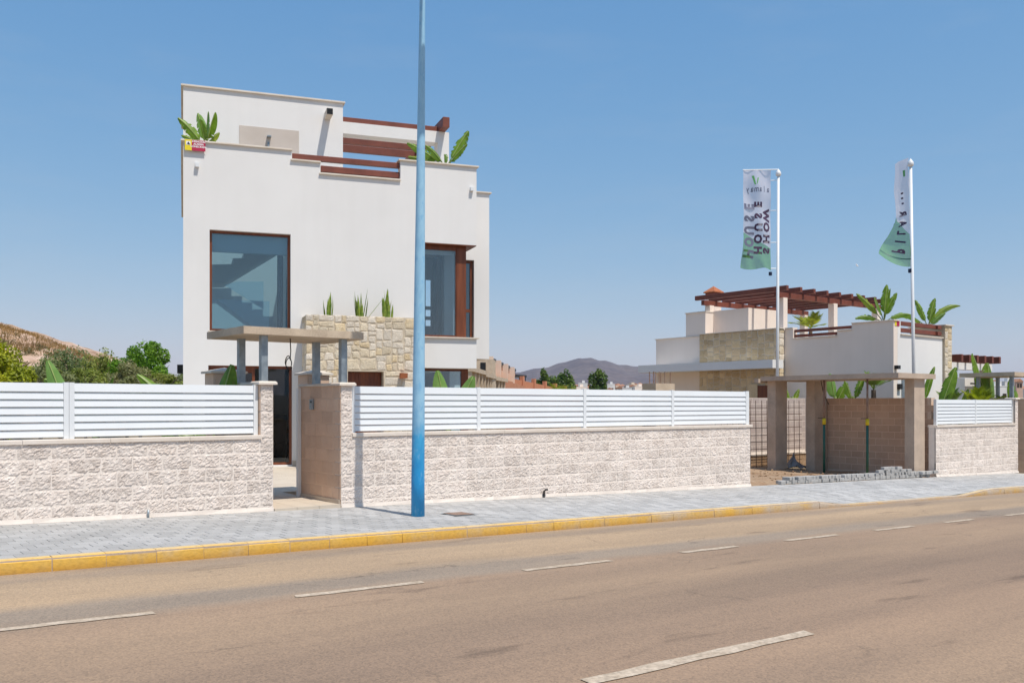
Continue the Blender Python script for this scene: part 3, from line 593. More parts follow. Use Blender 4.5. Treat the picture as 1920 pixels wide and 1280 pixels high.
# side, back, floors and roof
mb = MB(); mb.box(0, 0.28, 0.283, 8.7, -0.15, ZT); hpart('side_wall', mb, M_white)
mb = MB(); mb.box(6.58, XR, 1.45, 8.7, -0.15, BZ0); mb.box(6.58, XR, 2.6, 8.7, 5.9, ZT); mb.box(6.58, XR, 0.283, 2.6, CZ1, ZT); hpart('side_wall', mb, M_white)
bh = [(HX(798, 4.6), HX(809.5, 4.6), HZ_(803, 574, 4.6), HZ_(803, 524, 4.6)), (HX(798, 4.6), HX(809.5, 4.6), HZ_(803, 593, 4.6), HZ_(803, 580, 4.6)), (HX(798, 4.6), HX(809.5, 4.6), HZ_(803, 611, 4.6), HZ_(803, 599, 4.6))]
mb = wall_mesh(0.29, 7.2, 0, 5.9, 4.6, 4.75, bh); hpart('inner_wall', mb, M_inner)
mb = MB(); mb.box(2.75, 2.9, 0.283, 4.59, 0.0, 2.7); mb.box(2.75, 2.9, 0.283, 4.59, 3.0, 5.915); hpart('inner_wall', mb, M_inner)
mb = MB(); mb.box(0.283, 6.57, 0.283, 4.597, 2.72, 2.98); hpart('floor_slab', mb, M_inner)
mb = MB(); mb.box(2.76, 6.578, 0.283, 8.7, 5.92, 6.15); mb.box(0.283, 2.757, 0.283, 1.50, 5.92, 6.15); mb.box(0.283, 2.757, 4.76, 8.7, 5.92, 6.15); hpart('roof_slab', mb, M_tile)
mb = MB(); mb.box(0.283, 7.0, 0.283, 8.7, -0.14, -0.002); hpart('ground_slab', mb, M_tile)
mb = MB(); mb.box(0.3, XR, 8.703, 8.95, -0.15, ZT); hpart('back_wall', mb, M_white)
mb = MB(); mb.box(0.31, 2.74, 3.5, 4.58, -0.0, 2.7); hpart('room_divider', mb, M_inner)
# parapet copings
def capbox(x0, x1, y0, y1, z, t=0.035, o=0.05): mb = MB(); mb.bev(x0 - o, x1 + o, y0 - o, y1 + o, z, z + t, .006); hpart('coping', mb, M_cap)
capbox(0, xa - .05, 0, .28, ZT); mb = MB(); mb.bev(-.05, .33, .333, 8.9, ZT, ZT + .035, .006); hpart('coping', mb, M_cap)
mb = MB(); mb.bev(xa - .03, xb + .0, -.05, .33, zA, zA + .035, .006); hpart('coping', mb, M_cap)
mb = MB(); mb.bev(xb - .03, xc - .002, -.05, .33, zB, zB + .035, .006); hpart('coping', mb, M_cap)
mb = MB(); mb.bev(xc - .05, XR + .05, -.05, .33, ZT, ZT + .035, .006); hpart('coping', mb, M_cap)
# rails in the parapet gap
for x0, za, zb2 in ((xa + .01, HZ_(549, 295.5), HZ_(549, 285.5)), (xb + .01, HZ_(602, 319.5), HZ_(602, 308.5))):
    mb = MB(); mb.bev(x0, xc - .005, .08, .20, za, zb2, .012); hpart('parapet_rail', mb, M_beam)
# big stair window
mb = frame_mesh(WX0, WX1, WZ0, WZ1, .12, .20, .055); w = hpart('window', mb, M_wood)
mb = MB(); mb.box(WX0 + .056, WX1 - .056, .155, .165, WZ0 + .056, WZ1 - .056); part('pane', mb, G_win, w, local=True)
mb = MB(); mb.box(WX0 - .03, WX1 + .03, -.03, .12, WZ0 - .03, WZ0 + .0); hpart('window_sill', mb, M_cap)
mb = MB(); mb.box(WX0, WX1, .24, .34, HZ_(393, 471, .25), WZ1 - .01); hpart('roller_blind', mb, M_inner)
mb = MB(); cx = HX(524, .6); mb.tube([(cx, .5, 2.99), (cx + .01, .5, 5.6)], .07, 10); hpart('curtain', mb, M_curtain)
ys1, ys2 = 1.5, 2.5
def flight(pts_px, y0, y1):
    mb = MB(); mb.prism([(max(q_[0], .29), q_[1]) for q_ in (onH(px, py, y0) for px, py in pts_px)][::-1], 1, y0, y1); hpart('stair_flight', mb, M_stair)
flight([(330, 495), (437, 495), (437, 484), (457.5, 484), (457.5, 472), (476, 472), (476, 461), (497, 461), (497, 449), (517, 449), (517, 437), (560, 437), (522, 470), (422, 530), (330, 530)], 1.9, 2.9)
flight([(330, 540), (434, 540), (434, 555), (454, 555), (454, 567), (473, 567), (473, 580), (493, 580), (493, 593), (513, 593), (513, 606), (530, 606), (530, 640), (478, 615), (408, 562), (330, 562)], 1.0, 1.85)
mb = MB(); p1, p2 = onH(420, 534, .95), onH(494, 580, .95); p3 = onH(494, 528, .95); mb.prism([p1, p2, p3, onH(444, 528, .95)], 1, .94, .955); hpart('glass_balustrade', mb, G_rail)
mb = MB(); mb.box(max(HX(345, .9), .29), HX(505, .9), .88, .895, 3.0, HZ_(400, 561, .9)); hpart('glass_balustrade', mb, G_rail)
# patio door
mb = frame_mesh(DX0, DX1, 0.0, DZ1, .10, .18, .06, True, (HX(476),)); dr = hpart('patio_door', mb, M_wood)
mb = MB(); mb.box(DX0 + .061, DX1 - .061, .135, .145, .061, DZ1 - .061); part('pane', mb, G_door, dr, local=True)
mb = MB(); mb.box(DX0 + .06, HX(476) - .03, .11, .13, DZ1 - .16, DZ1 - .061); part('shutter_box', mb, M_wood, dr, local=True)
mb = MB(); mb.box(DX0 - .1, DX1 + .3, -.35, -.003, -.15, -.03); hpart('door_step', mb, M_cap)
mb = MB(); mb.box(DX1 + .0, SX0 - .01, -.014, -.002, -.03, .10); hpart('skirting', mb, M_tile)
# table and chairs behind the door
mb = MB(); tx = HX(525, 1.6); mb.box(tx - 1.0, tx + .55, 1.3, 2.2, .70, .75); mb.box(tx - .9, tx - .84, 1.35, 1.41, 0, .7); mb.box(tx + .44, tx + .5, 1.35, 1.41, 0, .7); mb.box(tx + .44, tx + .5, 2.1, 2.16, 0, .7); hpart('dining_table', mb, M_dark)
for dx in (-.7, -.1, .38):
    mb = MB(); x = tx + dx; mb.box(x - .2, x + .2, 1.0, 1.4, .43, .47); mb.box(x - .2, x + .2, .98, 1.01, .5, .92)
    for a in (-.18, .16):
        for b in (1.0, 1.36): mb.box(x + a, x + a + .025, b, b + .025, 0, .43)
    hpart('dining_chair', mb, M_dark)
mb = MB(); mb.box(.4, 2.6, 3.2, 3.45, 0, 1.15); hpart('sideboard', mb, M_dark)
# corner window: deep brown soffit, wooden corner post, side glass, projecting sill
y0w = .20; XPa, XPb = HX(856, y0w), HX(873.8, y0w)
mb = MB(); mb.box(CX0 + .003, XR - .004, .004, 2.0, CZ1 - .022, CZ1 - .003); hpart('soffit', mb, M_wood)
mb = MB(); mb.box(CX0 + .003, XPa - .02, y0w, y0w + .07, CZ1 - .13, CZ1 - .024); mb.box(CX0 + .003, XPa - .02, y0w, y0w + .07, CZ0 + .036, CZ0 + .09); mb.box(CX0 + .003, CX0 + .06, y0w, y0w + .07, CZ0 + .09, CZ1 - .13); cw = hpart('corner_window', mb, M_wood)
mb = MB(); mb.bev(XPa, XPb, y0w - .005, y0w + .19, CZ0 + .036, CZ1 - .024, .002); mb.box(XPa - .02, XPa, y0w + .01, y0w + .05, CZ0 + .036, CZ1 - .024); part('corner_post', mb, M_wood, cw, local=True)
mb = MB(); mb.box(CX0 + .061, XPa - .021, y0w + .03, y0w + .04, CZ0 + .091, CZ1 - .131); part('pane', mb, G_side, cw, local=True)
mb = MB(); mb.box(XPb - .06, XPb - .05, y0w + .2, 1.13, CZ0 + .04, CZ1 - .03); part('pane', mb, G_side, cw, local=True)
mb = MB(); mb.box(CX0 + .0, XR + .06, -.06, 1.12, CZ0 + .002, CZ0 + .034); hpart('window_sill', mb, M_cap)
mb = MB(); mb.box(HX(796, .3), HX(852, .3), .42, .5, HZ_(800, 476, .4), CZ1 - .03); hpart('roller_blind', mb, M_inner)
for a, b, yy in ((812, 818, 2.4), (824, 829, 2.2), (834, 851, 1.2)):
    mb = MB(); mb.box(HX(a, yy), HX(b, yy), yy, yy + .06, 2.99, 5.7); hpart('curtain', mb, M_curtain if b < 830 else M_text)
# ground floor under the band
mb = MB(); zt = BZ0 - .003; mb.box(SX1 + .01, HX(867, .35), .35, .41, zt - .06, zt); mb.box(HX(865, .35), HX(877.5, .35), .34, .46, 0, zt); gw = hpart('patio_window', mb, M_wood)
mb = MB(); mb.box(SX1 + .01, HX(865, .35) - .005, .37, .38, 0, zt - .061); part('pane', mb, G_win, gw, local=True)
# rear wing at the right with a narrow window
yb = 1.14; XV = HX(917.3, yb); VZ0, VZ1 = HZ_(917, 673, yb), HZ_(906, 362.5, yb)
nx0, nx1, nz0, nz1 = XPb + .0, HX(889, yb), CZ0 + .02, HZ_(880, 487.5, yb)
mb = wall_mesh(XPb - .30, XV, VZ0, VZ1, yb, yb + .26, [(nx0, nx1, nz0, nz1)]); hpart('rear_wing_wall', mb, M_white)
mb = MB(); mb.box(XV - .26, XV, yb + .263, 6.0, VZ0, VZ1); mb.box(XPb - .3, XV - .263, yb + .263, 6.0, VZ0, VZ0 + .2); mb.box(6.87, XV - .263, yb + .263, 6.0, VZ1 - 1.2, VZ1 - 1.0); hpart('rear_wing_side', mb, M_white)
mb = MB(); mb.bev(XR + .003, XV + .05, yb - .05, 6.0, VZ1, VZ1 + .035, .006); hpart('coping', mb, M_cap)
mb = frame_mesh(nx0 - .01, nx1 - .01, nz0, nz1, yb + .10, yb + .17, .07, True); nw = hpart('narrow_window', mb, M_wood)
mb = MB(); zm = HZ_(880, 582, yb); mb.box(nx0 + .06, nx1 - .08, yb + .105, yb + .165, zm - .04, zm + .04); part('crossbar', mb, M_wood, nw, local=True)
mb = MB(); mb.box(nx0 + .06, nx1 - .08, yb + .13, yb + .14, nz0 + .07, nz1 - .07); part('pane', mb, G_win, nw, local=True)
# stone clad volume
sdx0, sdx1, sdz = HX(651, SY), HX(721.5, SY), HZ_(651, 694, SY)
mb = wall_mesh(SX0 + .02, SX1, -.15, SZ - .01, SY + .03, SY + .30, [(sdx0 + .02, sdx1 - .02, -1, sdz - .02)]); sc = hpart('stone_volume', mb, M_stonej)
for q_ in ((SX0 + .02, SX0 + .25), (SX1 - .25, SX1)):
    mb = MB(); mb.box(q_[0], q_[1], SY + .303, -.003, -.15, SZ - .01); part('volume_side', mb, M_stonej, sc, local=True)
mb = MB(); mb.box(SX0 + .252, SX1 - .252, SY + .304, -.004, 2.5, SZ - .14); part('planter_soil', mb, M_dirt, sc, local=True)
mb = MB(); x = sdx0 + .03
while x < sdx1 - .07:
    mb.box(x, min(x + .088, sdx1 - .05), SY + .25, SY + .29, -.02, sdz - .03); x += .09
mb.box(sdx0 + .02, sdx1 - .02, SY + .29, SY + .299, -.1, sdz - .02); fd = hpart('front_door', mb, M_wood)
mb = MB(); mb.box(sdx1 - .12, sdx1 - .09, SY + .20, SY + .25, .95, 1.10); part('handle', mb, M_steel, fd, local=True)
def split(r, out, lo, hi, rs):
    x0, x1, z0, z1 = r; w, h = x1 - x0, z1 - z0
    if w > hi or (w > lo * 1.9 and rs.random() < .55 and w > h):
        c = x0 + w * rs.uniform(.36, .64); split((x0, c, z0, z1), out, lo, hi, rs); split((c, x1, z0, z1), out, lo, hi, rs)
    elif h > hi * .72 or (h > lo * 1.7 and rs.random() < .6):
        c = z0 + h * rs.uniform(.36, .64); split((x0, x1, z0, c), out, lo, hi, rs); split((x0, x1, c, z1), out, lo, hi, rs)
    else: out.append(r)
def stone_poly(mb, r, f, depth, rs, j=.055, gap=.0025):
    x0, x1, z0, z1 = r; x0 += gap; x1 -= gap; z0 += gap; z1 -= gap
    jj = min(j, (x1 - x0) * .24, (z1 - z0) * .26); q = lambda: rs.uniform(-.25 * jj, jj * .8)
    pts = [(x0 + q(), z0 + q()), ((x0 + x1) / 2 + rs.uniform(-.03, .03), z0 + q() * .7), (x1 - q(), z0 + q()), (x1 - q() * .7, (z0 + z1) / 2), (x1 - q(), z1 - q()), ((x0 + x1) / 2 + rs.uniform(-.03, .03), z1 - q() * .7), (x0 + q(), z1 - q()), (x0 + q() * .7, (z0 + z1) / 2)]
    depth *= .5; c = ((x0 + x1) / 2 + rs.uniform(-.02, .02), (z0 + z1) / 2 + rs.uniform(-.02, .02)); n = len(pts); d0 = depth * rs.uniform(.7, 1.1)
    ins = [(p[0] + (c[0] - p[0]) * .14, p[1] + (c[1] - p[1]) * .14) for p in pts]
    ins2 = [(p[0] + (c[0] - p[0]) * .55 + rs.uniform(-.01, .01), p[1] + (c[1] - p[1]) * .55) for p in pts]
    v = [f(p[0], 0, p[1]) for p in pts] + [f(p[0], d0 * rs.uniform(.7, 1.05), p[1]) for p in ins] + [f(p[0], d0 * rs.uniform(.8, 1.3), p[1]) for p in ins2] + [f(c[0], d0 * rs.uniform(.9, 1.3), c[1])]
    fc_ = []
    for k in range(n):
        b = (k + 1) % n; fc_ += [(k, b, n + b, n + k), (n + k, n + b, 2 * n + b, 2 * n + k), (2 * n + k, 2 * n + b, 3 * n)]
    mb.add(v, fc_)
STM = [mat('sandstone_%s' % s, a, b, 5.0, .93, .6, 40, rnd=.16, fine=.22) for s, a, b in (('cream', (0.64, 0.53, 0.375), (0.74, 0.64, 0.49)), ('ochre', (0.66, 0.51, 0.31), (0.74, 0.61, 0.42)), ('pale', (0.68, 0.59, 0.475), (0.76, 0.68, 0.57)))]
rs = random.Random(11); out = []
for reg in ((SX0, sdx0, -.1, sdz), (sdx1, SX1, -.1, sdz), (SX0, SX1, sdz, SZ)): split(reg, out, .13, .44, rs)
for r in out:
    mb = MB(); stone_poly(mb, r, lambda x, d, z: (x, SY + .03 - d, z), .03, rs); part('stone', mb, rs.choice(STM + STM[::2]), sc, local=True)
out = []; split((SY + .03, -.005, 0.5, SZ), out, .2, .5, rs)
for r in out:
    mb = MB(); stone_poly(mb, r, lambda y, d, z: (SX0 + .02 - d, -y + SY + .03, z), .02, rs); part('stone', mb, rs.choice(STM), sc, local=True)
# terracotta wall light, spotlights, gutter spout, shower panel
x0, z0 = onH(748.5, 709, SY); x1, z1 = onH(761.5, 699.5, SY); mb = MB(); mb.prism([(SY - .18, z1), (SY - .15, z0), (SY - .02, z0), (SY - .02, z1)][::-1], 0, x0, x1); hpart('wall_light', mb, M_terra)
for px, py in ((369.5, 310), (884, 355)):
    x, z = onH(px, py); mb = MB(); mb.bev(x - .04, x + .04, -.085, -.002, z - .05, z + .05, .006); hpart('wall_light', mb, M_metal)
x, z = onH(341, 690); mb = MB(); mb.box(-.13, -.002, .5, .6, z - .10, z + .10); hpart('wall_light', mb, M_black)
YT = 1.5
TZ = HZ_(345, 161.5, YT); TX = HX(643, YT); mb = MB(); mb.box(0, TX, YT, YT + .2, 6.153, TZ); mb.box(0, .2, YT + .203, YT + 3.6, ZT + .05, TZ); mb.box(TX - .2, TX, YT + .203, YT + 3.6, 6.153, TZ); mb.box(.203, TX - .203, YT + 3.4, YT + 3.6, 6.153, TZ); tb = hpart('stair_tower', mb, M_white)
mb = MB(); mb.box(.21, TX - .21, YT + .21, YT + 3.39, TZ - .25, TZ - .24); part('added_skylight', mb, G_rail, tb, local=True)  # unseen glass top, added so daylight brightens the stairwell behind the big window
for q_ in ((-.05, TX + .05, YT - .05, YT + .25), (-.05, .25, YT + .253, YT + 3.65), (TX - .25, TX + .05, YT + .253, YT + 3.65), (.253, TX - .253, YT + 3.35, YT + 3.65)):
    mb = MB(); mb.bev(*q_, TZ, TZ + .04, .006); part('coping', mb, M_cap, tb, local=True)
x0, z1 = onH(448.5, 235, YT); x1 = HX(560.5, YT); mb = MB(); mb.box(x0, x1, YT - .012, YT - .001, 6.2, z1); sp = part('shower_panel', mb, M_beige, tb, local=True)
x, z = onH(504, 259, YT); mb = MB(); mb.box(x - .05, x + .05, YT - .14, YT - .013, z, z + .03); part('shower_head', mb, M_steel, sp, local=True)
x, z = onH(503, 272, YT); mb = MB(); mb.box(x - .02, x + .02, YT - .06, YT - .013, z - .08, z + .06); part('tap', mb, M_steel, sp, local=True)
x, z = onH(613.5, 219, YT); mb = MB(); mb.box(x - .075, x + .075, YT - .45, YT - .002, z - .075, z + .075); part('water_spout', mb, M_cap, tb, local=True)
mb = MB(); mb.box(x - .072, x + .072, YT - .458, YT - .4505, z - .072, z + .072); part('spout_opening', mb, M_black, tb, local=True)
# roof pergola
yp = 2.2; pz1, pz0 = HZ_(643, 228, yp), HZ_(643, 250, yp); kx0, kx1 = HX(821, yp), HX(842, yp)
mb = MB(); mb.box(TX + .002, kx0 - .002, yp, yp + .38, pz0, pz1); hpart('lintel', mb, M_white)
mb = MB(); mb.box(kx0, kx1, yp, yp + .38, 6.16, pz1); hpart('pergola_column', mb, M_white)
bh_ = HZ_(643, 217.5, yp) - pz1
mb = MB(); mb.bev(TX + .002, kx0 + .02, yp + .06, yp + .20, pz1, pz1 + bh_, .012); hpart('pergola_beam', mb, M_beam)
for yy, ya, yb2 in ((3.9, 257.5, 268), (4.75, 270.5, 283)):
    mb = MB(); mb.bev(TX - .3, kx0 + .02, yy, yy + .14, HZ_(643, yb2, yy), HZ_(643, ya, yy), .012); hpart('pergola_beam', mb, M_beam)
x0, z0 = onH(830.5, 247.5, yp - .45); x1, z1 = onH(843, 230, yp - .45)
mb = MB(); mb.bev(x0, x1, yp - .45, 6.5, pz1 + .003, pz1 + .003 + (z1 - z0), .012); hpart('cross_beam', mb, M_beam)
mb = MB(); mb.box(kx0, kx1, 6.0, 6.3, 6.16, pz1); hpart('pergola_column', mb, M_white)
# alarm sign on the corner
def text_mesh(s, size, m, bold=0.0, f=lambda x, y: (x, 0, y)):
    cu = bpy.data.curves.new('text', 'FONT'); cu.body = s; cu.size = size; cu.align_x = 'CENTER'; cu.offset = bold; cu.resolution_u = 2
    o = bpy.data.objects.new('text', cu); C.objects.link(o); dg = bpy.context.evaluated_depsgraph_get(); me = bpy.data.meshes.new_from_object(o.evaluated_get(dg)); bpy.data.objects.remove(o)
    for v in me.vertices: v.co = Vector(f(v.co.x, v.co.y))
    me.materials.clear(); me.materials.append(m); me.update(); return me
x0, z0 = onH(346.5, 282.5); x1, z1 = onH(385, 266); xm = HX(359.5)
def wp(x, y, z): return Vector((hp.x, hp.y, HF)) + Vector((UH.x * x + NH.x * y, UH.y * x + NH.y * y, z))
sg = thing('alarm_sign', 'small yellow and red alarm company sign at the top left corner of the white house', 'sign', wp(x0, -.06, z0), HA)
mb = MB(); mb.box(0, xm - x0, -.006, .0, 0, z1 - z0); part('yellow_panel', mb, M_signy, sg, local=True)
mb = MB(); mb.box(xm - x0, x1 - x0, -.006, .0, 0, z1 - z0); part('red_panel', mb, M_signr, sg, local=True)
mb = MB(); w = xm - x0; h = z1 - z0; mb.prism([(w * .18, h * .50), (w * .82, h * .50), (w * .82, h * .84), (w * .18, h * .84)], 1, -.009, -.007); em = part('emblem', mb, M_text, sg, local=True)
mb = MB(); mb.prism([(w * .25, h * .54), (w * .40, h * .60), (w * .52, h * .54), (w * .75, h * .54), (w * .70, h * .64), (w * .58, h * .70), (w * .52, h * .80), (w * .42, h * .70)], 1, -.012, -.0095); part('emblem_figure', mb, M_navy, em, local=True)
w2 = x1 - xm
for k, s in enumerate(('ATENCION', 'ALARMA', 'CONECTADA', '')):
    if s:
        me = text_mesh(s, h * .24, M_text, .002, lambda x, y, k=k: (xm - x0 + w2 / 2 + x * .98, -.008, h * (.78 - .235 * k) + y)); part('lettering', me, None, sg, local=True)
# ------------------------------------------------------------------ paths and plots
def sheet(name, pts, m, th=0.05):
    mb = MB(); n = len(pts); mb.add(pts, [tuple(range(n))]); return tag(part(name, mb, m), kind='structure')
gp = thing('garden_path', None, None); tag(gp, kind='structure')
def path_z(y): return gz(6.1) + .03 + (HF - .10 - gz(6.1)) * min(max((y - 13.3) / 6.5, 0), 1)
for k in range(0, 17):
    for j in range(6 if k > 3 else 3):
        y0_ = 12.80 + k * .58 if k else 12.93; y1_ = 12.80 + (k + 1) * .58 - .006; xx0 = 5.625 + j * .365; xx1 = xx0 + .36
        if k > 3: xx0 = 4.6 + j * 1.2; xx1 = xx0 + 1.194
        mb = MB(); mb.add([(xx0, y0_, path_z(y0_)), (xx1, y0_, path_z(y0_)), (xx1, y1_, path_z(y1_)), (xx0, y1_, path_z(y1_)), (xx0, y0_, gz(6.1) - .1), (xx1, y0_, gz(6.1) - .1)], [(0, 1, 2, 3), (4, 5, 1, 0)]); part('paving_slab', mb, M_tile, gp)
# building plot: raw dirt
mb = MB(); nx_, ny_ = 60, 60
for j in range(ny_ + 1):
    for i in range(nx_ + 1):
        x, y = 16.96 + 8.45 * i / nx_, 12.99 + 14.0 * j / ny_; e = min(i, 2) / 2
        mb.v.append((x, y, gz(x) - .03 + (.05 * bilerp_noise(x * .8, y * .8, 1) + .035 * bilerp_noise(x * 3, y * 3, 5)) * min(j / 3, 1) + (.10 * math.exp(-((y - 14.3) / 1.2) ** 2) * (1 - min(max((x - 18) / 6, 0), 1)) if j > 1 else 0)))
n = nx_ + 1; mb.f = [(j * n + i, j * n + i + 1, (j + 1) * n + i + 1, (j + 1) * n + i) for j in range(ny_) for i in range(nx_)]
tag(part('dirt_plot', mb, M_dirt, smooth=True), kind='structure')
mb = MB()
for k in range(260):
    x, y = U(17.1, 25.0), U(13.1, 17.5) if U(0, 1) < .8 else U(17.5, 22); s = U(.012, .05); z = gz(x) - .01 + (.10 * math.exp(-((y - 14.3) / 1.2) ** 2) * (1 - min(max((x - 18) / 6, 0), 1)))
    mb.add([(x + s * U(.6, 1.3), y, z), (x, y + s, z), (x - s * U(.6, 1.3), y, z), (x, y - s, z), (x, y, z + s * U(.5, 1)), (x, y, z - s)], [(0, 1, 4), (1, 2, 4), (2, 3, 4), (3, 0, 4), (1, 0, 5), (2, 1, 5), (3, 2, 5), (0, 3, 5)])
tag(part('rubble', mb, M_dirt), kind='stuff')

# ------------------------------------------------------------------ side wall of the plot, carport, props, rebar mesh, paver pile
XS = 25.45
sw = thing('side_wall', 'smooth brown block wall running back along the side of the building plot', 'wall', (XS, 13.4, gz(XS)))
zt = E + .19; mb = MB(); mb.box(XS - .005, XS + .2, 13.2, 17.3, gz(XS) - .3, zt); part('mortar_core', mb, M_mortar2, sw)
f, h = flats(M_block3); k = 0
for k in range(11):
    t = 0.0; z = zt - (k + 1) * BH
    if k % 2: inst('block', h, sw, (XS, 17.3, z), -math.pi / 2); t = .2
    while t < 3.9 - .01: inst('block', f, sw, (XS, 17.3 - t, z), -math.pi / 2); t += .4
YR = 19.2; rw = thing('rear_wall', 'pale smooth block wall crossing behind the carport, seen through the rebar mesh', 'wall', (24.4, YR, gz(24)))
M_block4 = mat('pale_smooth_block', (0.50, 0.41, 0.375), (0.56, 0.47, 0.43), 2.0, .95, .15, 90, rnd=.06, fine=.1); zr_ = E + .22
mb = MB(); mb.box(20.4, 28.2, YR - .005, YR + .2, E - 1.66, zr_); part('mortar_core', mb, M_mortar, rw)
f4, h4 = flats(M_block4)
for k in range(9):
    t = 0.0; z = zr_ - (k + 1) * BH
    if k % 2: inst('block', h4, rw, (20.4, YR, z)); t = .2
    while t < 7.8 - .19: inst('block', f4 if 7.8 - t > .3 else h4, rw, (20.4 + t, YR, z)); t += .4
mb = MB(); mb.box(20.4, 28.2, YR - .06, YR + .22, E - 1.72, E - 1.661); part('base_strip', mb, M_capw, rw)
mb = MB(); mb.box(20.4, 28.2, YR - .03, YR + .2, E - 2.4, E - 1.721); part('footing', mb, M_dirt, rw)
cp = thing('concrete_carport', 'raw concrete carport slab on square columns at the building plot', 'carport', (24, 13.5, gz(24)))
z0, z1 = E + .72, E + .86; mb = MB(); mb.box(23.5, 25.50, 13.1, 17.6, z0, z1); part('slab', mb, M_conc2, cp)
mb = MB(); mb.box(23.40, 23.9, 17.6, 17.75, z0 - .05, z0 + .07); part('slab_edge_board', mb, M_conc2, cp)
for (x0, x1, y0, y1) in ((24.55, 25.12, 13.22, 13.5), (23.72, 24.30, 17.2, 17.5), (24.72, 25.36, 16.5, 16.8)):
    mb = MB(); mb.box(x0, x1, y0, y1, gz(x0) - .3, z0)
    part('column', mb, M_conc2, cp)
for (x, y, lab) in ((23.75, 14.16, 'green steel prop with a yellow collar at the carport front, standing on a plank'), (23.85, 15.6, 'dark steel prop with a yellow collar deeper in, beside the rear carport column')):
    pr = thing('steel_prop', lab, 'prop', (x, y, gz(x))); zm = gz(x) + 1.42; b = gz(x) - .01
    mb = MB(); mb.tube([(x, y, b), (x, y, zm)], .036, 10); part('outer_tube', mb, M_green, pr, smooth=True)
    mb = MB(); mb.tube([(x, y, zm), (x, y, z0 - .01)], .028, 10); part('inner_tube', mb, M_rust, pr, smooth=True)
    mb = MB(); mb.tube([(x, y, zm - .02), (x, y, zm + .16)], .052, 12); part('collar', mb, M_yel, pr, smooth=True)
    mb = MB(); mb.tube([(x - .16, y + .1, zm + .17), (x + .05, y, zm + .17)], .01, 6); part('pin', mb, M_black, pr)
    mb = MB(); mb.box(x - .07, x + .07, y - .07, y + .07, z0 - .01, z0 - .002); part('head_plate', mb, M_rust, pr)
x, y = 23.75, 14.16; pk = thing('plank', 'yellow timber plank under the green prop', 'plank', (x, y, gz(x)))
mb = MB(); mb.box(x - .28, x + .25, y - .1, y + .06, gz(x) - .03, gz(x) + .03); part('board', mb, M_plank, pk)
cb2 = thing('hanging_cable', 'thin black cable hanging beside the rear carport column', 'cable', (25, 16.45, z0)); mb = MB(); mb.tube([(24.75, 16.3, z0), (24.8, 16.25, z0 - .35), (24.92, 16.2, z0 - .62), (25.02, 16.2, z0 - .72)], .012, 6); part('cable', mb, M_black, cb2)
mesh_t = thing('rebar_mesh', 'upright rusty reinforcing mesh standing in front of the pale rear wall', 'rebar mesh', (24, 18.3, gz(24)))
zb, ztp = gz(24.9) - .1, E + .13
for k in range(16):
    x = 22.2 + k * .29; mb = MB(); mb.tube([(x + U(-.02, .02), 18.3, zb), (x + U(-.03, .03), 18.31, ztp)], .011, 5); part('bar', mb, M_rebar, mesh_t)
for k in range(9):
    z = zb + .25 + k * .22; mb = MB(); mb.tube([(22.0, 18.315, z), (26.7, 18.32, z + U(-.03, .03))], .010, 5); part('bar', mb, M_rebar, mesh_t)
ps = thing('plastic_sheet', 'crumpled grey plastic sheet lying between the rear carport columns', 'plastic sheet', (24.4, 17.0, gz(24.4)))
mb = MB(); q = onX(1488, 870, 24.7); n = 9
for j in range(n):
    for i in range(n):
        a, b = i / (n - 1) - .5, j / (n - 1) - .5; mb.v.append((q.x + a * .7 + U(-.04, .04), q.y + b * .7 + U(-.04, .04), gz(q.x) + .02 + max(0, .5 - 1.5 * math.hypot(a, b)) * .95 + U(0, .10)))
mb.f = [(j * n + i, j * n + i + 1, (j + 1) * n + i + 1, (j + 1) * n + i) for j in range(n - 1) for i in range(n - 1)]; part('sheet', mb, M_cloth, ps)
# loose pavers stacked along the edge of the pavement
PVB = MB(); PVB.bev(0, .2, 0, .1, 0, .075, .005); pv_me = PVB.mesh('loose_paver', M_paver); nloose = 0
def loose(x, y, z, rz, lab):
    o = bpy.data.objects.new('loose_paver', pv_me); link(o); o.location = (x, y, z); o.rotation_euler = (0, 0, rz)
    tag(o, lab, 'paver', 'loose pavers along the plot edge')
LB1, LB2_ = 'loose grey paver lying on the ground in the long row along the plot edge', 'loose grey paver in the upper layer of the long row along the plot edge'
for k in range(62):
    x = 18.3 + k * .109; z = gz(x) + .004
    if k == 0: loose(x - .25, 12.93, z - .003, .1, 'single loose grey paver at the left end of the row, in front of the dirt')
    loose(x + U(-.01, .01), 12.97 + U(-.02, .02), z, math.pi / 2 + U(-.12, .12), LB1)
    if k > 1 and k % 9 != 4: loose(x + .02 + U(-.015, .015), 12.98 + U(-.02, .02), z + .077, math.pi / 2 + U(-.15, .15), LB2_)
for k in range(8): x = 22.3 + k * .21 + U(-.02, .02); loose(x, 12.98 + U(-.02, .03), gz(x) + .157, U(-.15, .15), 'loose grey paver in the third layer, at the foot of the raised heap')
for k in range(4): x = 22.6 + k * .22; loose(x, 12.99 + U(-.02, .03), gz(x) + .233, U(-.15, .15), 'loose grey paver in the topmost layer of the raised heap')
for k in range(4): loose(24.35 + k * .21, 12.9 + U(-.03, .03), gz(24.6) + .085, U(-.2, .2), 'loose grey paver lying at the foot of the front carport column')

# ------------------------------------------------------------------ the neighbouring house
X2, Y2 = 28.4, 16.0; fz = gz(X2)
h2 = thing('terrace_house', 'low cream house with ochre stone panels and a red brown roof pergola', 'house', (X2, Y2, fz))
def h2p(name, mb, m, parent=None, **k): return part(name, mb, m, parent or h2, **k)
Yof = lambda px, X=X2: onX(px, 700, X).y
ZP = E + 2.75; zstep1, zstep2 = E + 2.36, E + 2.52
ya, yb_, yc, yd = Yof(1487), Yof(1570), Yof(1597), 20.19
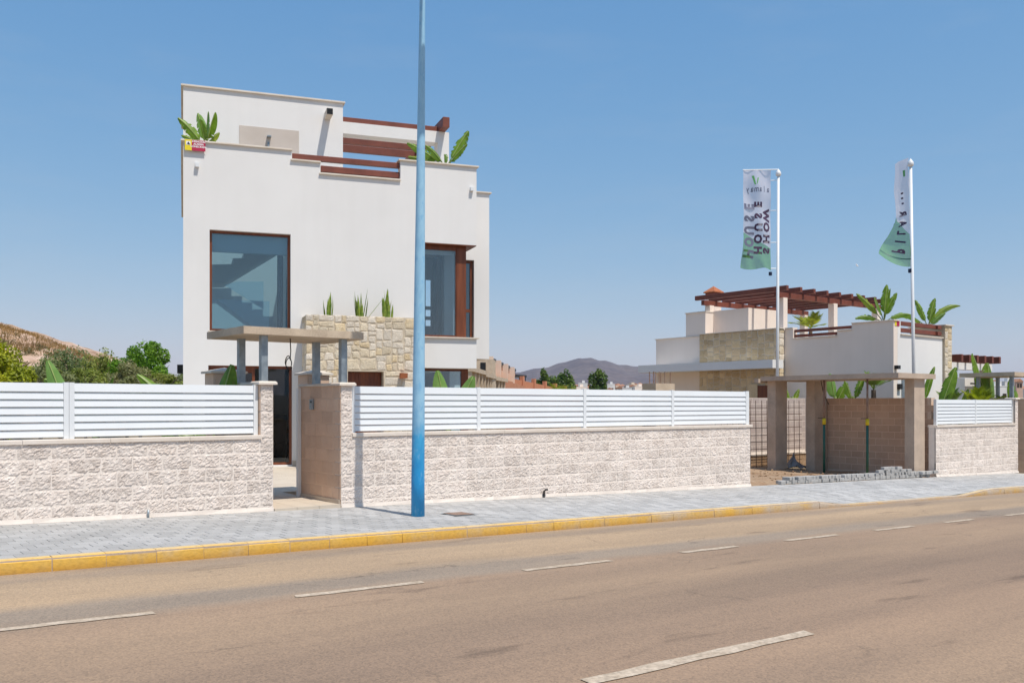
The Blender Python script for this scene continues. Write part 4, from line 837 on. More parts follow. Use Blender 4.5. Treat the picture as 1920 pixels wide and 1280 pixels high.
# left flank: main face with stepped parapet (built along y)
def flank(y0, y1, z0, z1, holes, x0, x1):
    mb = wall_mesh(y0, y1, z0, z1, x0, x1, holes); mb.v = [(v[1], v[0], v[2]) for v in mb.v]; mb.f = [q[::-1] for q in mb.f]; return mb
h2p('flank_wall', flank(Y2, yd, fz - .3, ZP, [(yb_, ya, E + 2.36, 99), (yc, yb_, E + 2.54, 99)], X2, X2 + .25), M_white2)
h2p('flank_wall', flank(yd + .003, 26.54, fz - .3, E + 2.70, [], X2 + .003, X2 + .25), M_white2)
mb = MB(); mb.box(X2 + .25, 36, 26.0, 26.25, fz - .3, E + 2.70); mb.box(36, 36.25, 18.6, 26.25, fz - .3, E + 1.7); h2p('back_wall', mb, M_white2)
mb = MB(); mb.box(X2 + .253, 32.2, 16.27, 26.0, E + 1.5, E + 1.75); mb.box(32.2, 36, 18.6, 26.0, E + 1.5, E + 1.75); h2p('roof_slab', mb, M_tile)
for za, zb2, y1 in ((E + 2.60, E + 2.70, ya), (E + 2.42, E + 2.52, ya)):
    mb = MB(); mb.bev(X2 + .06, X2 + .16, (yc if za > E + 2.55 else yb_) + .01, y1 - .01, za, zb2, .01); h2p('parapet_rail', mb, M_beam)
def cap2(x0, x1, y0, y1, z): mb = MB(); mb.bev(x0 - .04, x1 + .04, y0, y1, z, z + .035, .006); h2p('coping', mb, M_cap)
cap2(X2, X2 + .25, Y2 - .04, yc, ZP); cap2(X2, X2 + .25, yc + .002, yb_, E + 2.54); cap2(X2, X2 + .25, yb_ + .002, ya, E + 2.36); cap2(X2, X2 + .25, ya, yd, ZP); cap2(X2, X2 + .25, yd + 4, 26.58, E + 2.70)
# front face
XF1 = onY(1767, 700, Y2).x; zg = onY(1690, 627.5, Y2).z; xg0 = onY(1688.5, 700, Y2).x
h2p('front_wall', wall_mesh(X2 + .253, XF1, fz - .3, ZP, Y2, Y2 + .25, [(xg0, 99, zg, 99)]), M_white)
mb = MB(); mb.bev(xg0 - .02, XF1, Y2 - .05, Y2 + .28, zg, zg + .035, .006); h2p('coping', mb, M_cap)
for p0, p1 in ((601.5, 609), (614, 621.5)):
    za, zb2 = onY(1690, p1, Y2).z, onY(1690, p0, Y2).z; mb = MB(); mb.bev(xg0 + .01, XF1 - .05, Y2 + .06, Y2 + .18, za, zb2, .01); r = h2p('parapet_rail', mb, M_beam)
    mb = MB(); mb.bev(XF1 - .35, XF1 - .1, Y2 - .02, Y2 + .06, za - .01, zb2 - .02, .01); part('rail_end', mb, M_beam, r)
def stones2(region, fmap, lo, hi, seed, depth, m, parent):
    rs = random.Random(seed); out = []; split(region, out, lo, hi, rs); mb = MB()
    for r in out: stone_poly(mb, r, fmap, depth, rs, .03, .008)
    return mb, len(out)
# stone pier at the right end of the front
px0, px1 = XF1 + .003, onY(1780.5, 700, Y2).x; mb = MB(); mb.box(px0 + .02, px1, Y2 - .08, Y2 + 1.2, fz - .3, ZP); pier = h2p('stone_pier', mb, M_stonej)
rs = random.Random(3); out = []; split((px0, px1, fz, ZP), out, .2, .42, rs)
for r in out:
    mb = MB(); stone_poly(mb, r, lambda x, d, z: (x, Y2 - .08 - d, z), .03, rs); part('stone', mb, rs.choice(STM), pier)
mb = MB(); mb.bev(px0 - .05, px1 + .06, Y2 - .14, Y2 + 1.25, ZP, ZP + .04, .006); h2p('coping', mb, M_cap)
# inner terrace wall of stone seen over the front gap
mb = MB(); mb.box(X2 + .3, XF1 - .02, Y2 + 2.2, Y2 + 2.35, E + 1.75, E + 2.45); h2p('terrace_wall', mb, M_stonej)
# stone panel on the flank
XSt = 28.08; y0s, y1s = yd, 23.94
mb = MB(); mb.box(XSt + .02, X2 - .001, y0s + .02, y1s, fz - .3, ZP - .01); pn = h2p('stone_panel', mb, M_stonej)
rs = random.Random(8); out = []; split((y0s, y1s, fz + .9, ZP), out, .20, .50, rs)
M_ST2 = [M_stone2, mat('ochre_stone_dark', (0.54, 0.39, 0.22), (0.62, 0.48, 0.31), 3, .93, .5, 30, rnd=.2, fine=.2)]
for r in out:
    mb = MB(); stone_poly(mb, r, lambda y, d, z: (XSt + .02 - d, y0s + y1s - y, z), .03, rs); part('stone', mb, rs.choice(M_ST2), pn)
out = []; split((XSt, X2 - .01, fz + 1.0, ZP), out, .2, .45, rs)
for r in out:
    mb = MB(); stone_poly(mb, r, lambda x, d, z: (x, y0s + .02 - d, z), .03, rs); part('stone', mb, rs.choice(STM), pn)
mb = MB(); mb.bev(XSt - .03, X2 - .045, y0s - .03, y1s + .03, ZP, ZP + .03, .006); h2p('coping', mb, M_cap)
# long concrete eave over the entrance
mb = MB(); mb.box(27.4, XSt - .045, 20.0, 26.6, E + 1.30, E + 1.60); mb.box(XSt - .045, X2, 23.98, 26.6, E + 1.30, E + 1.60); h2p('porch_slab', mb, M_white)
q0, q1 = onX(1406.5, 723, XSt), onX(1440, 748, XSt)
mb = MB(); mb.box(XSt - .022, XSt + .015, q1.y - .6, q0.y, fz, q0.z); ed = h2p('entrance_door', mb, M_wood)
q2 = onX(1420, 723, XSt - .03); mb = MB(); mb.box(XSt - .03, XSt - .023, q2.y, q0.y + .1, fz, q0.z + .06); part('door_reveal', mb, M_stone2, ed)
# upper stair shed, chimney
q = onX(1286, 587.5, X2); mb = MB(); mb.box(X2 + .5, X2 + 2.6, 22.2, q.y + .3, E + 1.7, E + 3.72); h2p('stair_shed', mb, M_white2)
mb = MB(); mb.box(X2 + .001, X2 + .499, 23.9, q.y, E + 2.70, E + 3.66); h2p('stair_shed', mb, M_white2); cap2(X2, X2 + .5, 23.88, q.y + .03, E + 3.66)
q = onX(1338, 552, 30.2); ch = MB(); ch.box(29.98, 30.42, q.y - .22, q.y + .22, E + 1.7, E + 4.4); chm = h2p('chimney', ch, M_white2)
mb = MB(); mb.box(29.96, 30.44, q.y - .24, q.y + .24, E + 4.401, E + 4.639); part('chimney_vent', mb, M_beam, chm)
mb = MB(); mb.pyramid(29.90, 30.50, q.y - .30, q.y + .30, E + 4.64, E + 4.93, .04); part('chimney_cap', mb, M_terra, chm)
# roof pergola
zpt = E + 3.95
for y in (20.5, 23.95):
    for x in (28.74, 32.0, 35.12):
        mb = MB(); mb.box(x, x + .25, y, y + .25, E + 1.75, zpt); h2p('pergola_post', mb, M_white2)
    mb = MB(); mb.bev(28.45, 35.5, y + .05, y + .2, zpt, zpt + .19, .01); h2p('pergola_cross_beam', mb, M_beam)
for k in range(9):
    x = 28.30 + .84 * k; mb = MB(); mb.bev(x, x + .13, 20.05, 24.35, zpt + .193, zpt + .37, .012); h2p('pergola_beam', mb, M_beam)
# ground floor pergola at the right
mb = MB(); mb.box(px1 + .003, 35.8, Y2 + .2, Y2 + .45, E + 1.27, E + 1.52); h2p('porch_lintel', mb, M_white)
mb = MB(); mb.box(35.3, 35.6, Y2 + .2, Y2 + .45, fz - .3, E + 1.265); h2p('porch_column', mb, M_white)
for k in range(6):
    x = px1 + .35 + k * .58; mb = MB(); mb.bev(x, x + .13, Y2 - .25, Y2 + 3, E + 1.525, E + 1.78, .012); h2p('porch_beam', mb, M_beam)
for px, py in ((1679.5, 689),):
    q = onY(px, py, Y2); mb = MB(); mb.box(q.x - .1, q.x + .06, Y2 - .14, Y2 - .002, q.z - .05, q.z + .07); h2p('wall_light', mb, M_black)
q = onY(1684.5, 724.5, Y2); mb = MB(); mb.box(q.x - .09, q.x + .09, Y2 - .1, Y2 - .002, q.z - .09, q.z + .09); h2p('wall_light', mb, M_black)
q0, q1 = onY(1690, 710, Y2), onY(1705, 745, Y2); mb = MB(); mb.box(q0.x, q1.x + .3, Y2 - .03, Y2 - .002, fz, q0.z + .05); h2p('side_door', mb, M_steel)
q = onY(1677.5, 610.5, Y2); s2 = thing('alarm_sign', 'tiny yellow and pink alarm sign on the corner of the cream house', 'sign', (q.x, Y2 - .01, q.z))
mb = MB(); mb.box(q.x, q.x + .10, Y2 - .012, Y2 - .004, q.z, q.z + .17); part('yellow_panel', mb, M_signy, s2)
mb = MB(); mb.box(q.x + .10, q.x + .29, Y2 - .012, Y2 - .004, q.z, q.z + .17); part('red_panel', mb, M_signr, s2)
# next entrance canopy and its mailbox pillar
c3 = thing('entrance_canopy', 'flat concrete canopy on steel posts at the right edge of the photo', 'canopy', (30.5, 13.1, gz(30.5)))
mb = MB(); mb.box(30.36, 32.3, 13.05, 14.8, E + .90, E + 1.03); part('slab', mb, M_conc, c3)
for x, y in ((30.62, 13.25), (30.62, 14.3), (32.0, 13.25), (32.0, 14.3)): mb = MB(); mb.box(x - .05, x + .05, y - .05, y + .05, gz(30) + 1.9, E + .90); part('post', mb, M_steel, c3)
q0, q1 = onY(1809, 708, 15.0), onY(1836.5, 735, 15.0); mp3 = thing('mailbox_pillar', 'white pillar with a dark letter slot behind the short fence', 'pillar', (q0.x, 15.0, gz(30)))
mb = MB(); mb.box(q0.x, q1.x, 15.0, 15.5, gz(30) - .2, q0.z); part('body', mb, M_white, mp3)
q = onY(1823.5, 718.5, 15.0); mb = MB(); mb.box(q.x - .17, q.x + .17, 14.992, 14.999, q.z - .02, q.z + .02); part('letter_slot', mb, M_black, mp3)
# concrete stub column with starter bars behind the long fence
q0, q1 = onY(1216, 718, 17.0), onY(1265, 733, 17.0); st = thing('concrete_stub', 'unfinished concrete stub with starter bars behind the long fence', 'concrete stub', (q0.x, 17, gz(q0.x)))
mb = MB(); mb.box(q0.x + .28, q1.x, 17.0, 17.5, gz(q0.x) - .2, q0.z); part('stub', mb, M_conc, st)
for k in range(7): mb = MB(); x = q0.x + .3 + k * (q1.x - q0.x - .36) / 6; mb.tube([(x, 17.1 + .25 * (k % 2), q0.z), (x, 17.1 + .25 * (k % 2), q0.z + .32)], .016, 6); part('starter_bar', mb, M_rust, st)

# ------------------------------------------------------------------ flags
def banner_mat(name, split_v, wave):
    m, t, p = nodes(name); o = t.nodes['Material Output']; uv = t.nodes.new('ShaderNodeUVMap'); s = t.nodes.new('ShaderNodeSeparateXYZ'); t.links.new(uv.outputs[0], s.inputs[0])
    w = t.nodes.new('ShaderNodeMath'); w.operation = 'MULTIPLY_ADD'; w.inputs[1].default_value = wave; t.links.new(s.outputs[0], w.inputs[0]); t.links.new(s.outputs[1], w.inputs[2])
    gt = t.nodes.new('ShaderNodeMath'); gt.operation = 'LESS_THAN'; gt.inputs[1].default_value = split_v; t.links.new(w.outputs[0], gt.inputs[0])
    c = mixc(t, gt.outputs[0], (0.78, 0.74, 0.80), (0.13, 0.36, 0.10)); t.links.new(c, p.inputs['Base Color']); p.inputs['Roughness'].default_value = 0.7
    tl = t.nodes.new('ShaderNodeBsdfTranslucent'); t.links.new(c, tl.inputs[0]); mx = t.nodes.new('ShaderNodeMixShader'); mx.inputs[0].default_value = 0.45
    t.links.new(p.outputs[0], mx.inputs[1]); t.links.new(tl.outputs[0], mx.inputs[2])
    tr = t.nodes.new('ShaderNodeBsdfTransparent'); m2 = t.nodes.new('ShaderNodeMixShader'); m2.inputs[0].default_value = 0.32; t.links.new(mx.outputs[0], m2.inputs[1]); t.links.new(tr.outputs[0], m2.inputs[2]); t.links.new(m2.outputs[0], o.inputs[0]); return m
def banner(parent, fn, nu, nv, m):
    mb = MB()
    for j in range(nv + 1):
        for i in range(nu + 1): mb.v.append(tuple(fn(i / nu, j / nv)))
    n = nu + 1; mb.f = [(j * n + i, j * n + i + 1, (j + 1) * n + i + 1, (j + 1) * n + i) for j in range(nv) for i in range(nu)]
    me = mb.mesh('banner', m, True); uv = me.uv_layers.new()
    for l in me.loops: k = l.vertex_index; uv.data[l.index].uv = ((k % n) / nu, 1 - (k // n) / nv)
    return part('banner', me, None, parent)
def flag_pole(label, base, top, r):
    t = thing('flagpole', label, 'flagpole', base); b, a = Vector(base), Vector(top)
    mb = MB(); mb.tube([b, a], [r, r * .8], 14); part('mast', mb, M_metal, t, smooth=True)
    mb = MB(); mb.tube([a, a + Vector((0, 0, .04)), a + Vector((0, 0, .12)), a + Vector((0, 0, .24))], [r * 1.2, r * 1.7, r * 1.6, .005], 12); part('finial', mb, M_metal, t, smooth=True); return t
b1 = P(1456.5, 31.0); t1 = P(1459.5, 31.0); z1t = E + (HZ - 330) / F * 31.0
f1 = flag_pole('white flagpole with the banner reading SHOW HOUSE, left of the two', (b1.x, b1.y, gz(26) - .1), (t1.x, t1.y, z1t), .055)
e = Vector((-RX, -RY, 0)); pr_ = Vector((FX, FY, 0)); kpx = 31.0 / F
fl1 = thing('flag', 'pale translucent SHOW HOUSE banner with a green foot, hanging on the left flagpole', 'flag', (t1.x, t1.y, z1t - 3))
ztop1 = E + (HZ - 319) / F * 31.0; wid, hei = 52 * kpx, 188 * kpx
def fn1(u, v, off=0.0):
    px = 14 * kpx + u * wid * (1 + .10 * max(v - .7, 0) / .3 * (u > .5)); rip = .05 * math.sin(u * 9 + v * 3) + .03 * math.sin(v * 17 + u * 4) + .12 * max(v - .72, 0) * math.sin(u * 14 + v * 20)
    z = ztop1 - v * hei - .10 * u * 0 + .05 * math.sin(u * 6) * max(v - .9, 0) * 10 + u * v * .10
    return Vector((t1.x, t1.y, 0)) + e * px + pr_ * (rip - off) + Vector((0, 0, z))
bn1 = banner(fl1, fn1, 24, 60, banner_mat('pale_banner', .22, -.14))
def glyph(s, m, parent, fn, u0, v0, cap, adv, mode, bold=.004):
    for k, chh in enumerate(s):
        def f(x, y, k=k):
            if mode == 'col':  # reads upwards, seen from its back
                return tuple(fn(u0 - (y / .7 - .5) * cap[0], v0 - k * adv - x * cap[1], .006))
            return tuple(fn(u0 + k * adv + x * cap[0], v0 - y * cap[1], .006))
        part('lettering', text_mesh(chh, 1.0, m, bold * 14, f), None, parent)
glyph('HOUSE', M_greyp, fl1, fn1, .78, .855, (.34, .118), .12, 'col')
glyph('HOUSE', M_purple, fl1, fn1, .46, .81, (.24, .110), .115, 'col')
glyph('SHOW', M_purple, fl1, fn1, .17, .81, (.22, .120), .118, 'col')
glyph('alamay', M_greyp, fl1, fn1, .10, .22, (.21, .085), .145, 'row', .001)
mb = MB(); mb.add([fn1(a, b, .008) for a, b in ((.70, .06), (.60, .15), (.55, .15), (.62, .06), (.50, .08), (.53, .15), (.49, .13), (.45, .08))], [(0, 1, 2, 3), (4, 5, 6, 7)]); part('leaf_emblem', mb, M_greenp, fl1)
mb = MB(); mb.tube([(t1.x, t1.y, ztop1 + .02), fn1(1.02, 0)], .016, 8); part('top_arm', mb, M_metal, f1)
for v in (.10, .40, .72, .98):
    mb = MB(); p0 = fn1(0, v); mb.tube([p0, Vector((t1.x, t1.y, p0.z))], .012, 6); part('banner_ring', mb, M_metal, fl1)
q = fn1(.02, 1.0) + Vector((0, 0, -.12)); mb = MB(); mb.box(q.x - .04, q.x + .04, q.y - .04, q.y + .04, q.z - .06, q.z + .06); part('counterweight', mb, M_navy, fl1)
b2 = P(1716, 28.2); t2 = P(1707.5, 28.2); z2t = E + (HZ - 312) / F * 28.2; k2 = 28.2 / F
f2 = flag_pole('white flagpole with the twisted banner, right of the two', (b2.x, b2.y, gz(27) - .1), (t2.x, t2.y, z2t), .055)
fl2 = thing('flag', 'white and green banner blown almost edge on, twisted round the right flagpole', 'flag', (t2.x, t2.y, z2t - 3))
ztop2 = E + (HZ - 296) / F * 28.2; hei2 = 204 * k2
KV = [(0, 7), (.1, 8), (.25, 10), (.4, 9), (.5, 7), (.6, 12), (.75, 27), (.9, 44), (1, 56)]
def fn2(u, v, off=0.0):
    A = float(np.interp(v, [a for a, _ in KV], [b for _, b in KV])) * k2; Wd = 58 * k2; D = math.sqrt(max(Wd * Wd - A * A, 0.0))
    lean = 8.5 * k2 * v * .55; z = ztop2 - v * hei2 + 26 * k2 * u * u * max(v - .55, 0) / .45
    A2 = A * (u if v > .55 else (u * 1.8 if u < .55 else .99 - (u - .55) * .3)); A2 = A * u if v > .62 else A2
    return Vector((t2.x, t2.y, 0)) - e * (lean - .02) + e * (.05 + A2) + pr_ * (D * u * .8 + .03 * math.sin(v * 20 + u * 3) - off) + Vector((0, 0, z))
bn2 = banner(fl2, fn2, 20, 60, banner_mat('green_footed_banner', .30, -.20))
def gl2(s, u0, v0, m):
    for k, chh in enumerate(s):
        def f(x, y, k=k): return tuple(fn2(min(max(u0 - (y / .7 - .5) * .40, 0.02), .98), v0 - k * .092 - x * .085, .012))
        part('lettering', text_mesh(chh, 1.0, m, .05, f), None, fl2)
gl2('PILAR', .42, .865, M_purple)
for v in (.30, .345, .395): mb = MB(); mb.add([fn2(a, b, .014) for a, b in ((.42, v), (.30, v), (.30, v + .016), (.42, v + .016))], [(0, 1, 2, 3)]); part('print_mark', mb, M_purple, fl2)
mb = MB(); mb.add([fn2(a, b, .014) for a, b in ((.34, .10), (.2, .10), (.22, .16), (.32, .16))], [(0, 1, 2, 3)]); part('leaf_emblem', mb, M_greenp, fl2)
mb = MB()
for i in range(12): a, b = i / 12, (i + 1) / 12; mb.add([fn2(a, .925, .014), fn2(b, .925, .014), fn2(b, .935, .014), fn2(a, .935, .014)], [(0, 1, 2, 3)])
part('hem', mb, M_green, fl2)
for v in (.12, .6, .8, .97):
    mb = MB(); p0 = fn2(0, v); mb.tube([p0, p0 - e * .06], .012, 6); part('banner_ring', mb, M_metal, fl2)
q = fn2(0, 1.0) + Vector((0, 0, -.12)); mb = MB(); mb.box(q.x - .05, q.x + .05, q.y - .05, q.y + .05, q.z - .06, q.z + .06); part('counterweight', mb, M_navy, fl2)

# ------------------------------------------------------------------ plants
LB = leafmat('banana_leaf', (0.10, 0.19, 0.015), (0.20, 0.32, 0.035), 6, .35, .35, .6)
LB2 = leafmat('light_banana_leaf', (0.16, 0.30, 0.07), (0.23, 0.38, 0.11), 6, .35, .4, .25)
LB3 = leafmat('yellowed_banana_leaf', (0.26, 0.32, 0.03), (0.15, 0.24, 0.03), 4, .35, .4, .7)
LS = leafmat('snake_plant_leaf', (0.12, 0.22, 0.03), (0.28, 0.34, 0.06), 14, .2, .45)
LP = leafmat('palm_leaf', (0.12, 0.20, 0.03), (0.20, 0.28, 0.06), 3, .3, .45)
LPY = leafmat('yellow_palm_leaf', (0.34, 0.38, 0.03), (0.24, 0.30, 0.03), 2, .35, .45)
M_rib = mat('pale_midrib', (0.34, 0.42, 0.14), (0.28, 0.36, 0.1), 5, .6)
M_stem = mat('green_stem', (0.16, 0.22, 0.06), (0.11, 0.16, 0.04), 5, .6)
def weld(mb):
    idx, nv, mp_i = {}, [], []
    for v in mb.v:
        k = tuple(round(c * 5000) for c in v)
        if k not in idx: idx[k] = len(nv); nv.append(v)
        mp_i.append(idx[k])
    mb.v = nv; mb.f = [q for q in (tuple(dict.fromkeys(mp_i[i] for i in f)) for f in mb.f) if len(q) > 2]; return mb
def blade(base, az, tilt, length, width, arch, petiole=.35, torn=0, roll=0.0, n=14, fold=.42):
    """paddle leaf on its stalk: returns stalk points and the blade mesh"""
    d = Vector((math.cos(az), math.sin(az), 0)); p = Vector(base); a = tilt; pts = [p.copy()]; total = length * (1 + petiole); steps = n + 4; dirs = []
    for k in range(steps):
        s = k / steps; v = d * math.sin(a) + Vector((0, 0, math.cos(a))); dirs.append(v); p = p + v * total / steps; pts.append(p.copy()); a += arch / steps * (0.4 + 1.4 * s)
    ks = int(steps * petiole / (1 + petiole)); side0 = d.cross(Vector((0, 0, 1))).normalized(); mb = MB(); L = pts[ks:]; m_ = len(L)
    rows = []
    for k, q in enumerate(L):
        t = k / (m_ - 1); w = width * .5 * (math.sin(math.pi * min(t * .93 + .05, 1)) ** .55) * (1 - .25 * t)
        v = dirs[min(ks + k, len(dirs) - 1)]; nrm = side0.cross(v).normalized(); sd_ = (side0 * math.cos(roll) + nrm * math.sin(roll)); up_ = sd_.cross(v)
        rows.append((q, sd_, up_, w))
    for sgn in (-1, 1):
        for k in range(m_ - 1):
            (q, s0, n0, w0), (q2, s1, n1, w1) = rows[k], rows[k + 1]
            tt = U(.0, 1) < torn; sh = .86 if tt else 1.0; dr = -U(.05, .3) * w0 if tt else 0.0
            A = [q, q2, q2 + s1 * sgn * w1 * .55 - n1 * w1 * fold * .4, q + s0 * sgn * w0 * .55 - n0 * w0 * fold * .4, q2 + s1 * sgn * w1 * sh - n1 * w1 * fold + Vector((0, 0, dr)), q + s0 * sgn * w0 * (1 if k else .2) - n0 * w0 * fold + Vector((0, 0, dr))]
            mb.add(A, [(0, 1, 2, 3), (3, 2, 4, 5)] if sgn < 0 else [(3, 2, 1, 0), (5, 4, 2, 3)])
    return pts[:ks + 1], weld(mb), [r_[0] + r_[2] * .004 for r_ in rows]
def banana(label, base, leaves, group=None, stalk=.5, m=None):
    t = thing('banana_plant', label, 'plant', base, 0, group)
    if stalk: mb = MB(); mb.tube([base, Vector(base) + Vector((0, 0, stalk))], [.08, .05], 8); part('stem', mb, M_stem, t, smooth=True)
    for (az, tilt, L, wd, arch, torn, mm) in leaves:
        st, mb, rib = blade(Vector(base) + Vector((0, 0, stalk * .8)), az, tilt, L, wd, arch, .4, torn, U(1.0, 1.4) * (1 if abs(az - AL) < 1.6 else -1))
        lf = part('leaf', mb, mm or LB, t, smooth=True); mb = MB(); mb.tube(st, .016, 6); part('leaf_stalk', mb, M_stem, lf, smooth=True); mb = MB(); mb.tube(rib, [.011] * (len(rib) - 1) + [.002], 5); part('midrib', mb, M_rib, lf, smooth=True)
    return t
def HWp(px, py, y): x, z = onH(px, py, y); return wp(x, y, z)
AL = math.atan2(-RY, -RX)     # image-left direction
AR = math.atan2(RY, RX)
AN = math.atan2(-FY, -FX)     # towards the camera
b = HWp(386, 266, .75); b.z -= .28
banana('young banana plant on the roof terrace above the alarm sign', b, [(AL + .2, .62, .66, .26, .30, .4, LB), (AL - .3, .95, .55, .2, .3, .5, LB), (AL - .2, .2, .62, .26, .1, .2, LB2), (AR - .2, .22, .62, .34, .15, .3, LB), (AR + .3, .55, .36, .17, .25, .4, LB3), (AR - .9, .15, .60, .26, .1, .2, LB2), (AN, .5, .5, .22, .4, .3, LB)], None, .15)
b = HWp(836, 306, .8); b.z -= .22
banana('wind torn banana plant on the roof terrace right of the blue post', b, [(AL, .85, .85, .30, .35, .75, LB), (AL - .3, 1.1, .80, .26, .3, .75, LB3), (AL + .4, .6, .55, .24, .5, .6, LB), (AR, .5, .80, .34, .1, .6, LB), (AR - .5, .75, .6, .24, .3, .7, LB), (AN, 1.0, .42, .2, .5, .5, LB2)], None, .1)
# snake plants in the stone planter
for px, lab, sd_ in ((616, 'left snake plant of three in the stone planter', 1), (677, 'middle snake plant with one leaf leaning out, in the stone planter', 2), (726, 'right snake plant of three in the stone planter', 3)):
    b = HWp(px, 592, -.45); t = thing('snake_plant', lab, 'plant', b, 0, 'snake plants in the planter'); rs = random.Random(sd_)
    for k in range(13):
        a = rs.uniform(0, 6.28); rad = rs.uniform(.01, .12); hh_ = rs.uniform(.28, .62) * (1.1 if rad < .06 else .8); w = rs.uniform(.03, .045); ln = rs.uniform(.02, .16)
        if sd_ == 2 and k == 0: ln, hh_, a = .8, .62, AR
        p0 = b + Vector((math.cos(a) * rad, math.sin(a) * rad, -.1)); mb = MB(); sdv = Vector((math.cos(a + 1.6 + rs.uniform(-1, 1)), math.sin(a + 1.6), 0)); fr = Vector((sdv.y, -sdv.x, 0)); d = Vector((math.cos(a) * ln, math.sin(a) * ln, 1)).normalized()
        for j, (s, ww) in enumerate(((0, .8), (.35, 1), (.7, .75), (1, .05))):
            c_ = p0 + d * (hh_ + .1) * s; mb.v += [tuple(c_ - sdv * w * ww), tuple(c_ + fr * w * .35 * ww), tuple(c_ + sdv * w * ww)]
        mb.f = [q for j in range(3) for q in ((j * 3, j * 3 + 1, j * 3 + 4, j * 3 + 3), (j * 3 + 1, j * 3 + 2, j * 3 + 5, j * 3 + 4))]; part('leaf', mb, LS, t)
# banana leaves behind the fences
def yard(px, y, z): p = onY(px, 700, y); return (p.x, y, gz(p.x) + z)
banana('single upright light green banana leaf standing above the left part of the fence', yard(150, 15.2, -.05), [(AL, .26, 1.15, .32, .14, 0, LB2)], None, .9)
banana('low spreading banana plant just above the left fence, with dark leaves', yard(180, 15.4, .3), [(AR, .75, .9, .32, .5, .1, LB2), (AL + .3, .5, .8, .3, .6, .2, LB), (AR - .8, .5, .8, .3, .5, .1, LB), (AN, .6, .7, .3, .5, 0, LB)], None, 1.0)
banana('banana leaf leaning left just in front of the left edge of the white house', yard(337, 15.6, .3), [(AL, .55, .80, .24, .4, 0, LB)], None, 1.15)
banana('dark green banana plant behind the fence next to the entrance gate', yard(392, 13.9, -.02), [(AR, .20, 1.05, .44, .1, 0, LB), (AL, .85, .70, .34, .5, .1, LB), (AL - .6, .7, .6, .3, .5, 0, LB)], None, .95)
banana('banana plant with two upright leaves behind the fence right of the blue post', yard(840, 16.0, .22), [(AL, .12, 1.0, .42, .1, 0, LB2), (AR, .36, .98, .42, .1, 0, LB2)], None, 1.0)
# roof terrace of the neighbour
b = onY(1657, 604, 17.2); b.z -= .3
banana('tall banana plant on the neighbour roof terrace at the pergola end', b, [(AL, .62, 1.0, .26, .35, .5, LB3), (AR, .05, .95, .34, .1, .5, LB), (AR, .95, .75, .24, .9, .85, LB), (AL, 1.05, .75, .24, 1.0, .8, LB), (AN, .3, .9, .3, .4, .5, LB), (AR - .3, .2, .8, .32, .5, .6, LB), (AL + .4, .3, .7, .26, .4, .5, LB2)], None, .35)
b = onY(1740, 612, 17.4); b.z -= .3
banana('windblown banana plant above the rails of the neighbour roof terrace', b, [(AR, .45, 1.15, .26, 1.3, .85, LB3), (AL, .75, 1.0, .24, 1.2, .85, LB), (AL, .3, .85, .30, .3, .5, LB), (AR, .15, .85, .30, .2, .5, LB), (AL + .2, .95, .6, .16, .3, .5, LB), (AN, .5, .7, .3, .6, .4, LB), (AR - .4, .6, .6, .22, .5, .6, LB2)], None, .25)
# garden of the neighbour
banana('very tall banana leaf rising beside the white mailbox pillar', yard(1862, 14.6, .72), [(AL, .08, 1.55, .80, .02, .1, LB), (AL, .24, 1.85, .46, .1, .6, LB), (AL - .3, .55, .9, .4, .3, .6, LB)], None, .9)
banana('banana leaf at the far right edge of the photo', yard(1922, 14.9, .65), [(AL, .35, 1.3, .5, -.1, .3, LB)], None, 1.0)
banana('broad drooping green banana leaves right of the carport slab', yard(1757, 14.2, .65), [(AL, .55, .95, .95, .5, .1, LB), (AR, .3, 1.25, .45, .1, .2, LB), (AL + .5, .95, .7, .8, .6, 0, LB), (AN, .55, .8, .8, .5, 0, LB)], None, 1.15)
banana('thin banana leaves showing above the carport slab against the white front', yard(1729, 15.1, .65), [(AL, .35, .7, .2, .2, .1, LB3), (AR, .22, 1.05, .24, .15, 0, LB)], None, 1.55)
banana('upright yellowish banana leaf left of the white mailbox pillar', yard(1800, 14.7, .65), [(AR, .18, .9, .26, .1, 0, LB3), (AL, .5, .6, .24, .4, .2, LB)], None, .95)
def fan_palm(label, base, n, size, m, group=None, leaflets=11, rise=.5):
    t = thing('fan_palm', label, 'palm', base, 0, group); rs = random.Random(int(base[0] * 50)); base = Vector(base)
    mb = MB(); mb.tube([base, base + Vector((0, 0, rise))], [.09, .07], 8); part('trunk', mb, M_trunk, t)
    for k in range(n):
        az = k / n * 6.283 + rs.uniform(-.3, .3); ti = rs.uniform(.25, 1.15); L = size * rs.uniform(.75, 1.05); d = Vector((math.cos(az) * math.sin(ti), math.sin(az) * math.sin(ti), math.cos(ti))); c_ = base + Vector((0, 0, rise)); mb = MB(); side = d.cross(Vector((0, 0, 1))).normalized(); prev = c_
        for j in range(leaflets):
            s = .3 + .7 * j / (leaflets - 1); q = c_ + d * L * s + Vector((0, 0, -.28 * L * s * s))
            for sg_ in (-1, 1):
                ll = L * .42 * (1.1 - .75 * abs(s - .45)); tip = q + (side * sg_ * .75 + d * .75).normalized() * ll + Vector((0, 0, -.12 * ll)); w = .018 * (1 + size)
                mb.add([q - d * w, q + d * w, tip], [(0, 1, 2)])
            mb.add([prev + side * .012, prev - side * .012, q - side * .012, q + side * .012], [(0, 1, 2, 3)]); prev = q
        part('frond', mb, m, t)
    return t
for px, y, sz, m, lab in ((1550, 18.0, .55, LB, None), ):
    pass
xw = 26.6
def inyard(px, X, z): p = onX(px, 700, X); return (X, p.y, gz(X) + z + .75)
